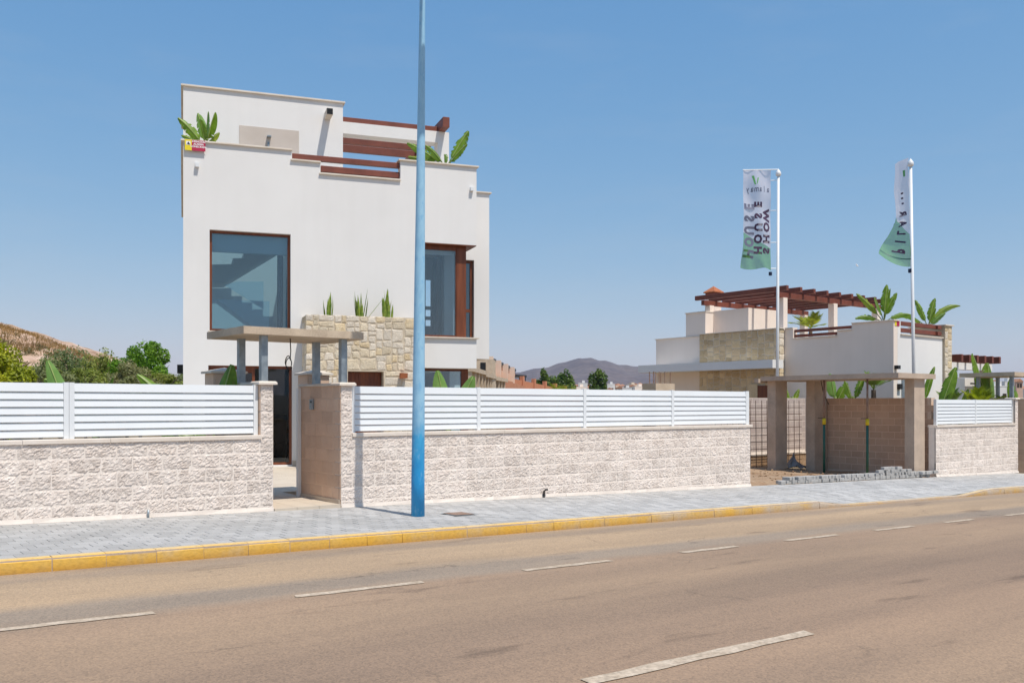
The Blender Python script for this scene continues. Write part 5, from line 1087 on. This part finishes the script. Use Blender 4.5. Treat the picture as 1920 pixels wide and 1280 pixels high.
banana('broad light green banana leaf above the brown wall inside the carport', inyard(1566, 26.2, 0), [(AL, .12, .75, .42, .1, 0, LB2), (AR, .4, .6, .35, .2, .1, LB)], None, 1.55)
banana('small banana plant above the brown wall in the middle of the carport', inyard(1600, 26.2, 0), [(AL, .25, .6, .3, .2, .2, LB), (AR, .25, .75, .26, .2, .4, LB)], None, 1.55)
fan_palm('small fan palm above the brown wall at the right of the carport', inyard(1638, 26.4, 0), 12, .75, LP, None, 10, 1.75)
banana('narrow leaved plant between the two left carport columns', inyard(1486, 27.7, 0), [(AL, .35, .55, .22, .1, .4, LB), (AR, .3, .45, .2, .2, .1, LB3)], None, 1.6)
fan_palm('yellow green fan palm right behind the short fence', yard(1838, 14.0, .3), 16, .85, LPY, None, 12, 1.75)
fan_palm('dark fan palm behind the left end of the short fence', yard(1780, 14.1, .3), 13, .7, LP, None, 10, 1.75)
fan_palm('low fan palm behind the right end of the short fence', yard(1885, 14.0, .3), 12, .7, LP, None, 10, 1.7)
b = onX(1381, 616, 30.0); fan_palm('slender palm on the neighbour roof beside the pergola post', (b.x, b.y, E + 2.0), 10, 1.0, LP, None, 12, .75)
b = onX(1520, 616, 33.0); fan_palm('bushy palm on the neighbour roof between the pergola posts', (b.x, b.y, E + 1.75), 16, .95, LPY, None, 12, 1.35)

# ------------------------------------------------------------------ foliage: bushes and trees behind
def leaf_cloud(n, rx, ry, rz_, size, seed, nclump=26, bottom=.15, spread=.33):
    r = np.random.RandomState(seed); cl = r.normal(size=(nclump, 3)); cl /= np.linalg.norm(cl, axis=1)[:, None]; cl *= r.uniform(.2, .72, (nclump, 1)) ** .6
    cl[:, 2] = np.where(r.uniform(0, 1, nclump) < bottom, -np.abs(cl[:, 2]), np.abs(cl[:, 2])); rad = r.uniform(.5, 1.25, nclump) * spread
    k = r.randint(0, nclump, n); d = r.normal(size=(n, 3)); d /= np.linalg.norm(d, axis=1)[:, None]; p = cl[k] + d * (rad[k] * r.uniform(.35, 1, n) ** .5)[:, None]
    p *= np.array([rx, ry, rz_]); s = size * r.uniform(.6, 1.4, n)[:, None]
    nn = d + r.normal(size=(n, 3)) * .7; nn[:, 2] += .35; nn /= np.linalg.norm(nn, axis=1)[:, None]; t = np.cross(nn, r.normal(size=(n, 3))); t /= np.linalg.norm(t, axis=1)[:, None]; b = np.cross(nn, t)
    v = np.empty((n, 4, 3)); v[:, 0] = p - t * s; v[:, 1] = p - b * s * .45; v[:, 2] = p + t * s; v[:, 3] = p + b * s * .45
    return v.reshape(-1, 3)
def cloud_mesh(name, v, m):
    n = len(v) // 4; me = bpy.data.meshes.new(name); me.vertices.add(len(v)); me.vertices.foreach_set('co', v.astype('f4').ravel()); me.loops.add(n * 4); me.loops.foreach_set('vertex_index', np.arange(n * 4, dtype='i4'))
    me.polygons.add(n); me.polygons.foreach_set('loop_start', np.arange(0, n * 4, 4, dtype='i4')); me.polygons.foreach_set('loop_total', np.full(n, 4, dtype='i4')); me.materials.append(m); me.update(calc_edges=True); return me
FOL = {'yellow': leafmat('yellow_green_foliage', (0.52, 0.49, 0.02), (0.30, 0.34, 0.025), .9, .4), 'grey': leafmat('grey_green_foliage', (0.19, 0.23, 0.085), (0.29, 0.30, 0.14), .8, .4), 'dark': leafmat('blue_green_foliage', (0.13, 0.18, 0.07), (0.20, 0.24, 0.10), .7, .4),
       'rich': leafmat('rich_green_foliage', (0.10, 0.24, 0.01), (0.18, 0.31, 0.02), .7, .4), 'olive': leafmat('olive_foliage', (0.21, 0.26, 0.045), (0.31, 0.33, 0.08), .8, .4), 'brown': leafmat('dry_foliage', (0.30, 0.25, 0.15), (0.22, 0.24, 0.09), .7, .4), 'pine': leafmat('pine_foliage', (0.06, 0.115, 0.02), (0.13, 0.19, 0.03), .5, .35)}
def bush(name, cat, label, px, wpx, top, zd, kind, n, size, seed, group=None, hfrac=None, base_y=None, nclump=26, spread=.33):
    c_ = P(px, zd); k = zd / F; g0 = gz(c_.x) - .05; ht = E + (HZ - top) * k; hw = wpx * k / 2; low_ = E + (HZ - base_y) * k if base_y else g0 + .1 * (ht - g0)
    t = thing(name, label, cat, (c_.x, c_.y, g0), 0, group); yb_c = base_y or 728; cz = E + (HZ - yb_c) * k; rz2 = ht - cz
    v = leaf_cloud(int(n * 1.5), hw * 1.22, hw * 1.1, rz2 * 1.02, size, seed, nclump, .45, spread) + np.array([c_.x, c_.y, cz])
    part('crown', cloud_mesh('crown', v, FOL[kind]), None, t)
    mb = MB(); rs = random.Random(seed); cc = Vector((c_.x, c_.y, 0)); mb.tube([cc + Vector((0, 0, g0)), cc + Vector((.1, 0, (g0 + cz) / 2 + .3)), cc + Vector((0, .1, cz + rz2 * .5))], [.04 * hw + .04, .035 * hw + .03, .02], 7); part('trunk', mb, M_trunk, t)
    for j in range(5):
        a = rs.uniform(0, 6.28); mb = MB(); mb.tube([cc + Vector((.05, 0, cz - rz2 * .05)), cc + Vector((math.cos(a) * hw * .4, math.sin(a) * hw * .4, cz + rz2 * .25)), cc + Vector((math.cos(a) * hw * .75, math.sin(a) * hw * .75, cz + rz2 * .45))], [.02 * hw + .02, .015 * hw + .015, .008], 5); part('limb', mb, M_trunk, t)
bush('pine_tree', 'tree', 'tall pine at the left edge of the photo, its tip in front of the hill', -18, 70, 576, 36, 'yellow', 7000, .10, 1)
bush('shrub', 'bush', 'bright yellow green bush at the left edge of the photo', 6, 104, 630, 32, 'yellow', 9000, .075, 2, nclump=34)
bush('shrub', 'bush', 'low yellow shrub in the bottom left, just above the fence', -2, 44, 684, 27, 'yellow', 2500, .06, 3)
bush('shrub', 'bush', 'grey green shrub between the yellow bush and the lone banana leaf', 76, 100, 668, 44, 'grey', 5000, .075, 4)
bush('shrub', 'bush', 'blue green bushy mass below the hill, behind the lone banana leaf', 132, 132, 650, 60, 'dark', 8000, .09, 5, nclump=36)
bush('shrub', 'bush', 'bright mid green shrub right of the lone banana leaf', 160, 70, 678, 42, 'olive', 4000, .07, 6)
bush('shrub', 'bush', 'olive shrub at the foot of the hill, left of the round green tree', 192, 76, 660, 58, 'olive', 5000, .085, 7)
bush('round_tree', 'tree', 'round rich green tree left of the white house', 263, 138, 629, 56, 'rich', 15000, .10, 8, nclump=60, spread=.24)
bush('shrub', 'bush', 'dry brownish bush in front of the round green tree', 238, 80, 678, 50, 'brown', 5000, .07, 9)
bush('shrub', 'bush', 'olive grey bush to the left of the white house edge', 312, 96, 680, 48, 'olive', 5000, .07, 10)
bush('shrub', 'bush', 'small grey bush touching the left edge of the white house', 345, 50, 690, 52, 'grey', 3000, .07, 12)
bush('shrub', 'bush', 'low green shrub above the fence, left of the spreading banana plant', 112, 70, 688, 38, 'grey', 3000, .065, 13)
bush('shrub', 'bush', 'low olive shrub above the fence, right of the spreading banana plant', 262, 80, 688, 40, 'brown', 3500, .06, 14)
bush('pine_tree', 'tree', 'dark pine left in the group in front of the mountain', 1018, 34, 692, 150, 'pine', 2600, .30, 21, None, None, 738)
bush('pine_tree', 'tree', 'broad green pine in front of the mountain, above the yellow palm', 1052, 54, 690, 160, 'pine', 3800, .30, 22, None, None, 738)
bush('pine_tree', 'tree', 'lone conical pine in front of the mountain', 1120, 36, 690, 140, 'pine', 3200, .26, 23, None, None, 740)
for px, zd, sz, lab in ((1046, 120, 2.6, 'yellow green palm crown below the broad pine'), (1071, 125, 2.0, 'smaller yellow green palm right of the broad pine')):
    c_ = P(px, zd); fan_palm(lab, (c_.x, c_.y, gz(60)), 14, sz, LPY, None, 9, 3.7)

# ------------------------------------------------------------------ dry hill at the left
mb = MB(); prof = [(-500, 600), (-250, 575), (-60, 592), (10, 617), (50, 627), (95, 646), (140, 663), (180, 677), (230, 695), (290, 716), (400, 740), (520, 758)]
zr = 105.0; NU, NV = 190, 80
for j in range(NV + 1):
    v = j / NV; zd = 62 + 95 * v
    for i in range(NU + 1):
        px = -500 + 1020 * i / NU; lat = rr(px) * zr; hgt = (HZ - float(np.interp(px, [a for a, _ in prof], [b for _, b in prof]))) / F * zr + 1.8
        s = min(max((zd - 62) / (zr - 62), 0), 1) ** .95 if zd < zr else max(0, 1 - ((zd - zr) / 60) ** 2)
        x, y = zd * FX + lat * RX, zd * FY + lat * RY
        h = hgt * s + (.9 * bilerp_noise(x * .16, y * .16, 3) + .6 * bilerp_noise(x * .45, y * .45, 9) + .3 * bilerp_noise(x * 1.1, y * 1.1, 4)) * min(1, s * 2) * (1 if zd < zr - 5 else .3)
        mb.v.append((x, y, E - 1.8 + h - (.4 if j in (0, NV) or i in (0, NU) else 0)))
n = NU + 1; mb.f = [(j * n + i, j * n + i + 1, (j + 1) * n + i + 1, (j + 1) * n + i) for j in range(NV) for i in range(NU)]
def hill_mat():
    m, t, p = nodes('dry_hill'); n1 = noise_n(t, .25, 6, pos(t, 1, 1, 2.5), .65); c = ramp(t, ((.38, (0.27, 0.16, 0.10)), (.46, (0.46, 0.31, 0.225)), (.60, (0.58, 0.42, 0.32)))); t.links.new(n1.outputs[0], c.inputs[0])
    g = t.nodes.new('ShaderNodeNewGeometry'); s = t.nodes.new('ShaderNodeSeparateXYZ'); t.links.new(g.outputs['Normal'], s.inputs[0])
    n2 = noise_n(t, .5, 5, pos(t)); ad = t.nodes.new('ShaderNodeMath'); ad.operation = 'MULTIPLY_ADD'; ad.inputs[1].default_value = .35; t.links.new(n2.outputs[0], ad.inputs[0]); t.links.new(s.outputs['Z'], ad.inputs[2])
    k = ramp(t, ((.70, (0, 0, 0)), (.80, (1, 1, 1)))); mr = t.nodes.new('ShaderNodeMath'); mr.operation = 'MULTIPLY'; mr.inputs[1].default_value = .65; t.links.new(ad.outputs[0], mr.inputs[0]); t.links.new(mr.outputs[0], k.inputs[0])
    o = mixc(t, k.outputs[0], c.outputs[0], (0.34, 0.20, 0.085)); t.links.new(o, p.inputs['Base Color']); p.inputs['Roughness'].default_value = .97; return m
tag(part('hill', mb, hill_mat(), smooth=True), kind='structure')
# dry grass along its crest
r = np.random.RandomState(5); vv = []
for k in range(9000):
    px = r.uniform(-60, 330); d = r.uniform(-6, 3); zd = zr + d; hgt = (HZ - float(np.interp(px, [a for a, _ in prof], [b for _, b in prof]))) / F * zr + 1.8; lat = rr(px) * zr
    s = min(max((zd - 62) / (zr - 62), 0), 1) ** .95 if zd < zr else 1
    x, y = zd * FX + lat * RX, zd * FY + lat * RY; z = E - 1.8 + hgt * s; h = r.uniform(.12, .42); a = r.uniform(0, 6.28); w = .05
    dx, dy = math.cos(a) * w, math.sin(a) * w; lx, ly = r.normal(size=2) * .15
    vv += [(x - dx, y - dy, z - .15), (x + dx, y + dy, z - .15), (x + lx + dx * .3, y + ly, z + h), (x + lx - dx * .3, y + ly, z + h)]
vs_ = []
for k in range(300):
    px = r.uniform(-60, 260); zd = r.uniform(74, 103); lat = rr(px) * zr; hgt = (HZ - float(np.interp(px, [a for a, _ in prof], [b for _, b in prof]))) / F * zr + 1.8; s = ((zd - 62) / (zr - 62)) ** .95
    w = r.uniform(.3, 1.1); vs_.append(leaf_cloud(70, w, w, w * .6, .09, int(r.randint(1e6)), 6, .1, .6) + np.array([zd * FX + lat * RX, zd * FY + lat * RY, E - 1.8 + hgt * s]))
tag(part('hill_scrub', cloud_mesh('hill_scrub', np.concatenate(vs_), leafmat('scrub_leaf', (0.20, 0.15, 0.06), (0.13, 0.13, 0.055), .3, .3)), None), kind='stuff')
tag(part('dry_grass', cloud_mesh('dry_grass', np.array(vv), leafmat('dry_grass_blade', (0.40, 0.235, 0.09), (0.30, 0.19, 0.08), .3, .3)), None), kind='stuff')

# ------------------------------------------------------------------ mountain
mp_ = [(560, 758), (700, 742), (860, 715), (955, 697.5), (975, 698), (1000, 691), (1027, 689), (1046, 681), (1061, 678.5), (1072, 675), (1086, 671), (1092, 672), (1109, 670.5), (1123, 676), (1134, 675.5), (1145, 678.5), (1159, 684), (1175, 684), (1186, 686.5), (1200, 687.5), (1240, 696), (1300, 712), (1380, 735), (1480, 758)]
ZM = 2800.0; mb = MB(); NU, NV = 230, 50
for j in range(NV + 1):
    v = j / NV; zd = ZM - 900 + 1500 * v
    for i in range(NU + 1):
        px = 560 + 920 * i / NU; lat = rr(px) * ZM; hgt = (HZ - float(np.interp(px, [a for a, _ in mp_], [b for _, b in mp_]))) / F * ZM + 4
        q = (zd - ZM) / (900 if zd < ZM else 600); s = max(0.0, 1 - abs(q)) ** .85
        nn = 1 - abs(bilerp_noise(lat * .008, zd * .0045, 2.0)); n2 = bilerp_noise(lat * .03, zd * .02, 7.0)
        h = hgt * s * (1 + (nn - .8) * .5 * (1 - s) * 1.3 + .12 * n2 * (1 - s)); x, y = zd * FX + lat * RX, zd * FY + lat * RY; mb.v.append((x, y, E - 4 + h))
n = NU + 1; mb.f = [(j * n + i, j * n + i + 1, (j + 1) * n + i + 1, (j + 1) * n + i) for j in range(NV) for i in range(NU)]
M_mount = mat('mountain_rock', (0.115, 0.088, 0.095), (0.17, 0.13, 0.125), .012, .97, fine=.3, bscale=.06)
tag(part('mountain', mb, M_mount, smooth=True), kind='structure')

# ------------------------------------------------------------------ unfinished terrace of brick houses, orange walls, distant town
WA = math.radians(90 - 38.02 - 7.3); wv = Vector((math.cos(WA), math.sin(WA), 0)); wn = Vector((-wv.y, wv.x, 0))
M_fin = mat('pale_orange_render', (0.82, 0.64, 0.51), (0.76, 0.57, 0.44), 1, .9)
M_peach = mat('peach_render', (0.60, 0.36, 0.25), (0.54, 0.31, 0.21), 1, .9)
M_brick2 = mat('light_orange_brick', (0.58, 0.27, 0.16), (0.50, 0.21, 0.115), 1.5, .95, fine=.2, bscale=12)
def unfinished(k, label):
    """a bay of the row: pale party wall fins, brick front between them, dark roof vents"""
    o = P(910, 90) + wv * 5.6 * k; g0 = gz(60) - .1; zt_ = E + (HZ - 668) / F * 90 - g0 - .12 * k; L = 5.6
    t = thing('unfinished_house', label, 'house', (o.x, o.y, g0), WA, 'unfinished brick terrace houses')
    def lp(name, mb, m): return part(name, mb, m, t, local=True)
    mb = MB(); mb.box(.42, L - .002, -.1, 4, 0, zt_ - .9); lp('brick_wall', mb, M_peach)
    mb = MB(); mb.box(0, .40, -.75, 4, 0 if k else 0, zt_); lp('party_wall', mb, M_fin)
    mb = MB(); mb.box(.0, L - .002, -1.3, -.752, 0, zt_ - 2.1); lp('balcony_wall', mb, M_brick2)
    mb = MB(); mb.box(.8, 4.6, -.3, 3, zt_ - .899, zt_ - .35); lp('roof_box', mb, M_brick)
    mb = MB(); mb.box(.75, 4.65, -.4, 3.05, zt_ - .349, zt_ - .05); lp('roof_vent', mb, M_black)
    mb = MB(); mb.box(2.2, 3.4, -.13, -.101, zt_ - 2.4, zt_ - 1.3); lp('window', mb, M_black)
for k, lab in enumerate(('nearest unfinished brick house of the receding row, right behind the white house', 'second unfinished brick house of the receding row, counted from the white house', 'third unfinished brick house of the receding row, counted from the white house', 'last and smallest unfinished brick house of the receding row')): unfinished(k, lab)
for k, (pa, za_, pb, zb_a, ytop, lab) in enumerate(((884, 64, 910, 72, 691.5, 'nearest bay of raw concrete columns and slab below the brick row'), (910, 72, 929, 79, 701, 'middle bay of raw concrete columns and slab below the brick row'), (929, 79, 951, 86, 708, 'farthest bay of raw concrete columns and slab below the brick row'))):
    p0, p1 = P(pa, za_), P(pb, zb_a); dv_ = p1 - p0; Lf = dv_.length; g0 = gz(60) - .1; zt_ = E + (HZ - ytop) / F * (za_ + zb_a) / 2 - g0
    t = thing('unfinished_building', lab, 'building', (p0.x, p0.y, g0), math.atan2(dv_.y, dv_.x), 'unfinished concrete bays')
    mb = MB(); mb.box(-.1, Lf - .1, -.1, 2.6, zt_ - .32, zt_); part('slab', mb, M_conc, t, local=True)
    for a in (0, .28, .52, .78): mb = MB(); x = Lf * a; mb.box(x, x + .34, 0, .34, 0, zt_ - .322); part('column', mb, M_conc, t, local=True)
    mb = MB(); mb.box(0, Lf - .2, 2.2, 2.4, 0, zt_ - .322); part('rear_wall', mb, M_conc2, t, local=True)
c_ = P(898, 78); sh = thing('concrete_shed', 'small raw concrete room with a dark window at the end of the brick row', 'building', (c_.x, c_.y, gz(60)), WA)
z1_ = E + (HZ - 675) / F * 78 - gz(60); mb = MB(); mb.box(-1, .9, -1.3, .3, 0, z1_); part('wall', mb, M_conc, sh, local=True); mb = MB(); mb.box(-1.05, -1.0, -.75, -.3, z1_ - 1.0, z1_ - .25); part('window', mb, M_black, sh, local=True)
ow = thing('orange_wall', 'long orange rendered garden wall with piers in front of the mountain', 'wall', tuple(P(955, 112)), WA)
k0 = gz(60) - ow.location.z; z1_ = E + (HZ - 708) / F * 112 - ow.location.z
dv = P(1100, 140) - P(955, 112); ow.rotation_euler.z = math.atan2(dv.y, dv.x); Lw = dv.length
mb = MB(); mb.prism([(0, k0), (Lw, k0), (Lw, z1_ - 1.7), (0, z1_)], 1, 0, .25); part('wall', mb, M_orange, ow, local=True)
for k in range(8):
    x = Lw * k / 7.5; mb = MB(); mb.box(x, x + .55, -.15, .30, k0, z1_ - 1.7 * x / Lw + .55); part('pier', mb, M_orange, ow, local=True)
bk = thing('shade_tarp', 'black tarpaulin roof above the orange garden wall', 'tarp', tuple(P(970, 116)), math.atan2(dv.y, dv.x))
z2_ = E + (HZ - 704) / F * 116 - bk.location.z; mb = MB(); mb.box(-1.2, 3.2, 0, 2.5, z2_ - .15, z2_ + .15); part('cover', mb, M_black, bk, local=True)
for a in (-1.1, 1.0, 3.05): mb = MB(); mb.box(a, a + .08, .1, .18, k0, z2_ - .15); part('pole', mb, M_black, bk, local=True)
TW = [M_white2, mat('town_cream', (0.62, 0.52, 0.42), None, .5, .9), mat('town_white', (0.74, 0.72, 0.70), None, .5, .9), mat('town_pink', (0.55, 0.38, 0.30), None, .5, .9)]
M_roof = mat('town_roof_tile', (0.42, 0.22, 0.14), (0.35, 0.17, 0.10), 1.5, .9)
town = [(1078, 330, 12, 727, 3, 1, 'low pinkish house left of the white one, beside the lone pine'), (1093, 340, 17, 720.5, 2, 0, 'white flat roofed house left of the lone pine'), (1090, 300, 20, 728, 0, 0, 'grey white low house in front of the flat roofed white house'), (1146, 330, 14, 723, 2, 0, 'white house with a roof hut right of the lone pine'), (1143, 310, 14, 729, 1, 1, 'orange roofed house right beside the lone pine'), (1162, 350, 20, 726, 1, 1, 'cream house with a tiled roof in the middle of the town'), (1176, 310, 18, 730, 2, 0, 'low white house in front of the cream one'), (1186, 360, 16, 723, 2, 1, 'gabled white house in the right half of the town'), (1200, 330, 20, 727, 0, 0, 'wide pale house next to the concrete stub'), (1212, 300, 18, 729, 1, 1, 'cream house directly left of the concrete stub'),
        (1788, 240, 9, 722, 3, 1, 'small house with a pink roof right of the stone pier'), (1800, 260, 22, 716, 1, 0, 'brownish tall block behind the mailbox pillar'), (1792, 160, 22, 727, 2, 0, 'low white wall like house right of the stone pier'), (1850, 250, 20, 717, 0, 0, 'pale block seen between the canopy posts'), (1872, 170, 44, 727, 2, 0, 'long low white house under the right canopy'), (1868, 260, 14, 714, 1, 1, 'cream house with a tiled roof under the right canopy'), (1893, 240, 18, 718, 2, 0, 'white house between the right canopy post and the edge'), (1912, 250, 14, 712, 3, 1, 'pinkish house at the right edge of the photo')]
for px, zd, wpx, top, mi, rf, lab in town:
    c_ = P(px, zd); k = zd / F; w = wpx * k; g0 = gz(70) - .05; h = E + (HZ - top + 2.5) * k - g0
    t = thing('town_house', lab, 'house', (c_.x, c_.y, g0), -YAW + U(-.25, .25), 'houses of the distant town')
    mb = MB(); mb.box(-w / 2, w / 2, 0, w * .8, 0, h - (.9 if rf else 0)); part('wall', mb, TW[mi], t, local=True)
    if rf: mb = MB(); mb.prism([(-w / 2 - .2, h - .899), (w / 2 + .2, h - .899), (0, h)], 1, -.2, w * .8 + .2); part('roof', mb, M_roof, t, local=True)
    else: mb = MB(); mb.box(-w / 2 - .05, w / 2 + .05, -.05, w * .8 + .05, h, h + .15); mb.box(-w * .1, w * .2, .5, 2, h + .15, h + 1.0); part('roof', mb, TW[mi], t, local=True)
    for q in range(2 if w < 3 else 3):
        x = -w / 2 + w * (q + .6) / (2.4 if w < 3 else 3.4); mb = MB(); mb.box(x - .35, x + .35, -.03, -.002, h - 2.5, h - 1.3); part('window', mb, M_dark, t, local=True)
mbs = [MB(), MB(), MB()]
for k in range(70):
    px = random.uniform(1066, 1222) if k < 52 else random.uniform(1782, 1925); zd = random.uniform(430, 560); c_ = P(px, zd); w = random.uniform(3, 7); h = E + (HZ - random.uniform(721, 730) + (0 if k < 52 else -3)) / F * zd
    mb = mbs[k % 3]; mb.box(c_.x - w / 2, c_.x + w / 2, c_.y - w / 2, c_.y + w / 2, gz(70) - .5, h)
    if k % 2: mbs[1].pyramid(c_.x - w / 2 - .2, c_.x + w / 2 + .2, c_.y - w / 2 - .2, c_.y + w / 2 + .2, h + .01, h + 1.3)
    else: mb.box(c_.x - .8, c_.x + 1.2, c_.y - .8, c_.y + .8, h, h + 1.2)
for mb, mm in zip(mbs, (TW[2], M_roof, TW[1])): tag(part('far_town', mb, mm), kind='stuff')
# gull
q = P(1607, 60); gz_ = E + (HZ - 498) / F * 60; gu = thing('gull', 'tiny white gull in the sky between the two flags', 'bird', (q.x, q.y, gz_))
mb = MB(); mb.tube([(q.x - .12, q.y, gz_ + .02), (q.x, q.y, gz_), (q.x + .1, q.y, gz_ - .02), (q.x + .17, q.y, gz_)], [.01, .035, .03, .008], 8); part('body', mb, M_text, gu, smooth=True)
for sg_ in (-1, 1):
    mb = MB(); mb.add([(q.x - .04, q.y, gz_ + .02), (q.x + .05, q.y, gz_ + .02), (q.x + .0 + sg_ * .14, q.y + sg_ * .05, gz_ + .10), (q.x - .08 + sg_ * .14, q.y + sg_ * .05, gz_ + .09), (q.x + sg_ * .28 - .05, q.y + sg_ * .1, gz_ + .03)], [(0, 1, 2, 3), (3, 2, 4)]); part('wing', mb, M_text, gu)
# ------------------------------------------------------------------ haze in the air
HAZE = 0.00009
if HAZE:
    mb = MB(); mb.box(-9400, 9400, -9400, 9400, gz(70) - 2.0, E + 190)
    m, t, p = nodes('haze_air'); t.nodes.remove(p); o = t.nodes['Material Output']; v = t.nodes.new('ShaderNodeVolumePrincipled'); v.inputs['Density'].default_value = HAZE; v.inputs['Color'].default_value = (0.72, 0.85, 1, 1); v.inputs['Anisotropy'].default_value = 0.2
    t.links.new(v.outputs[0], o.inputs['Volume']); tag(part('haze', mb, m), kind='stuff')
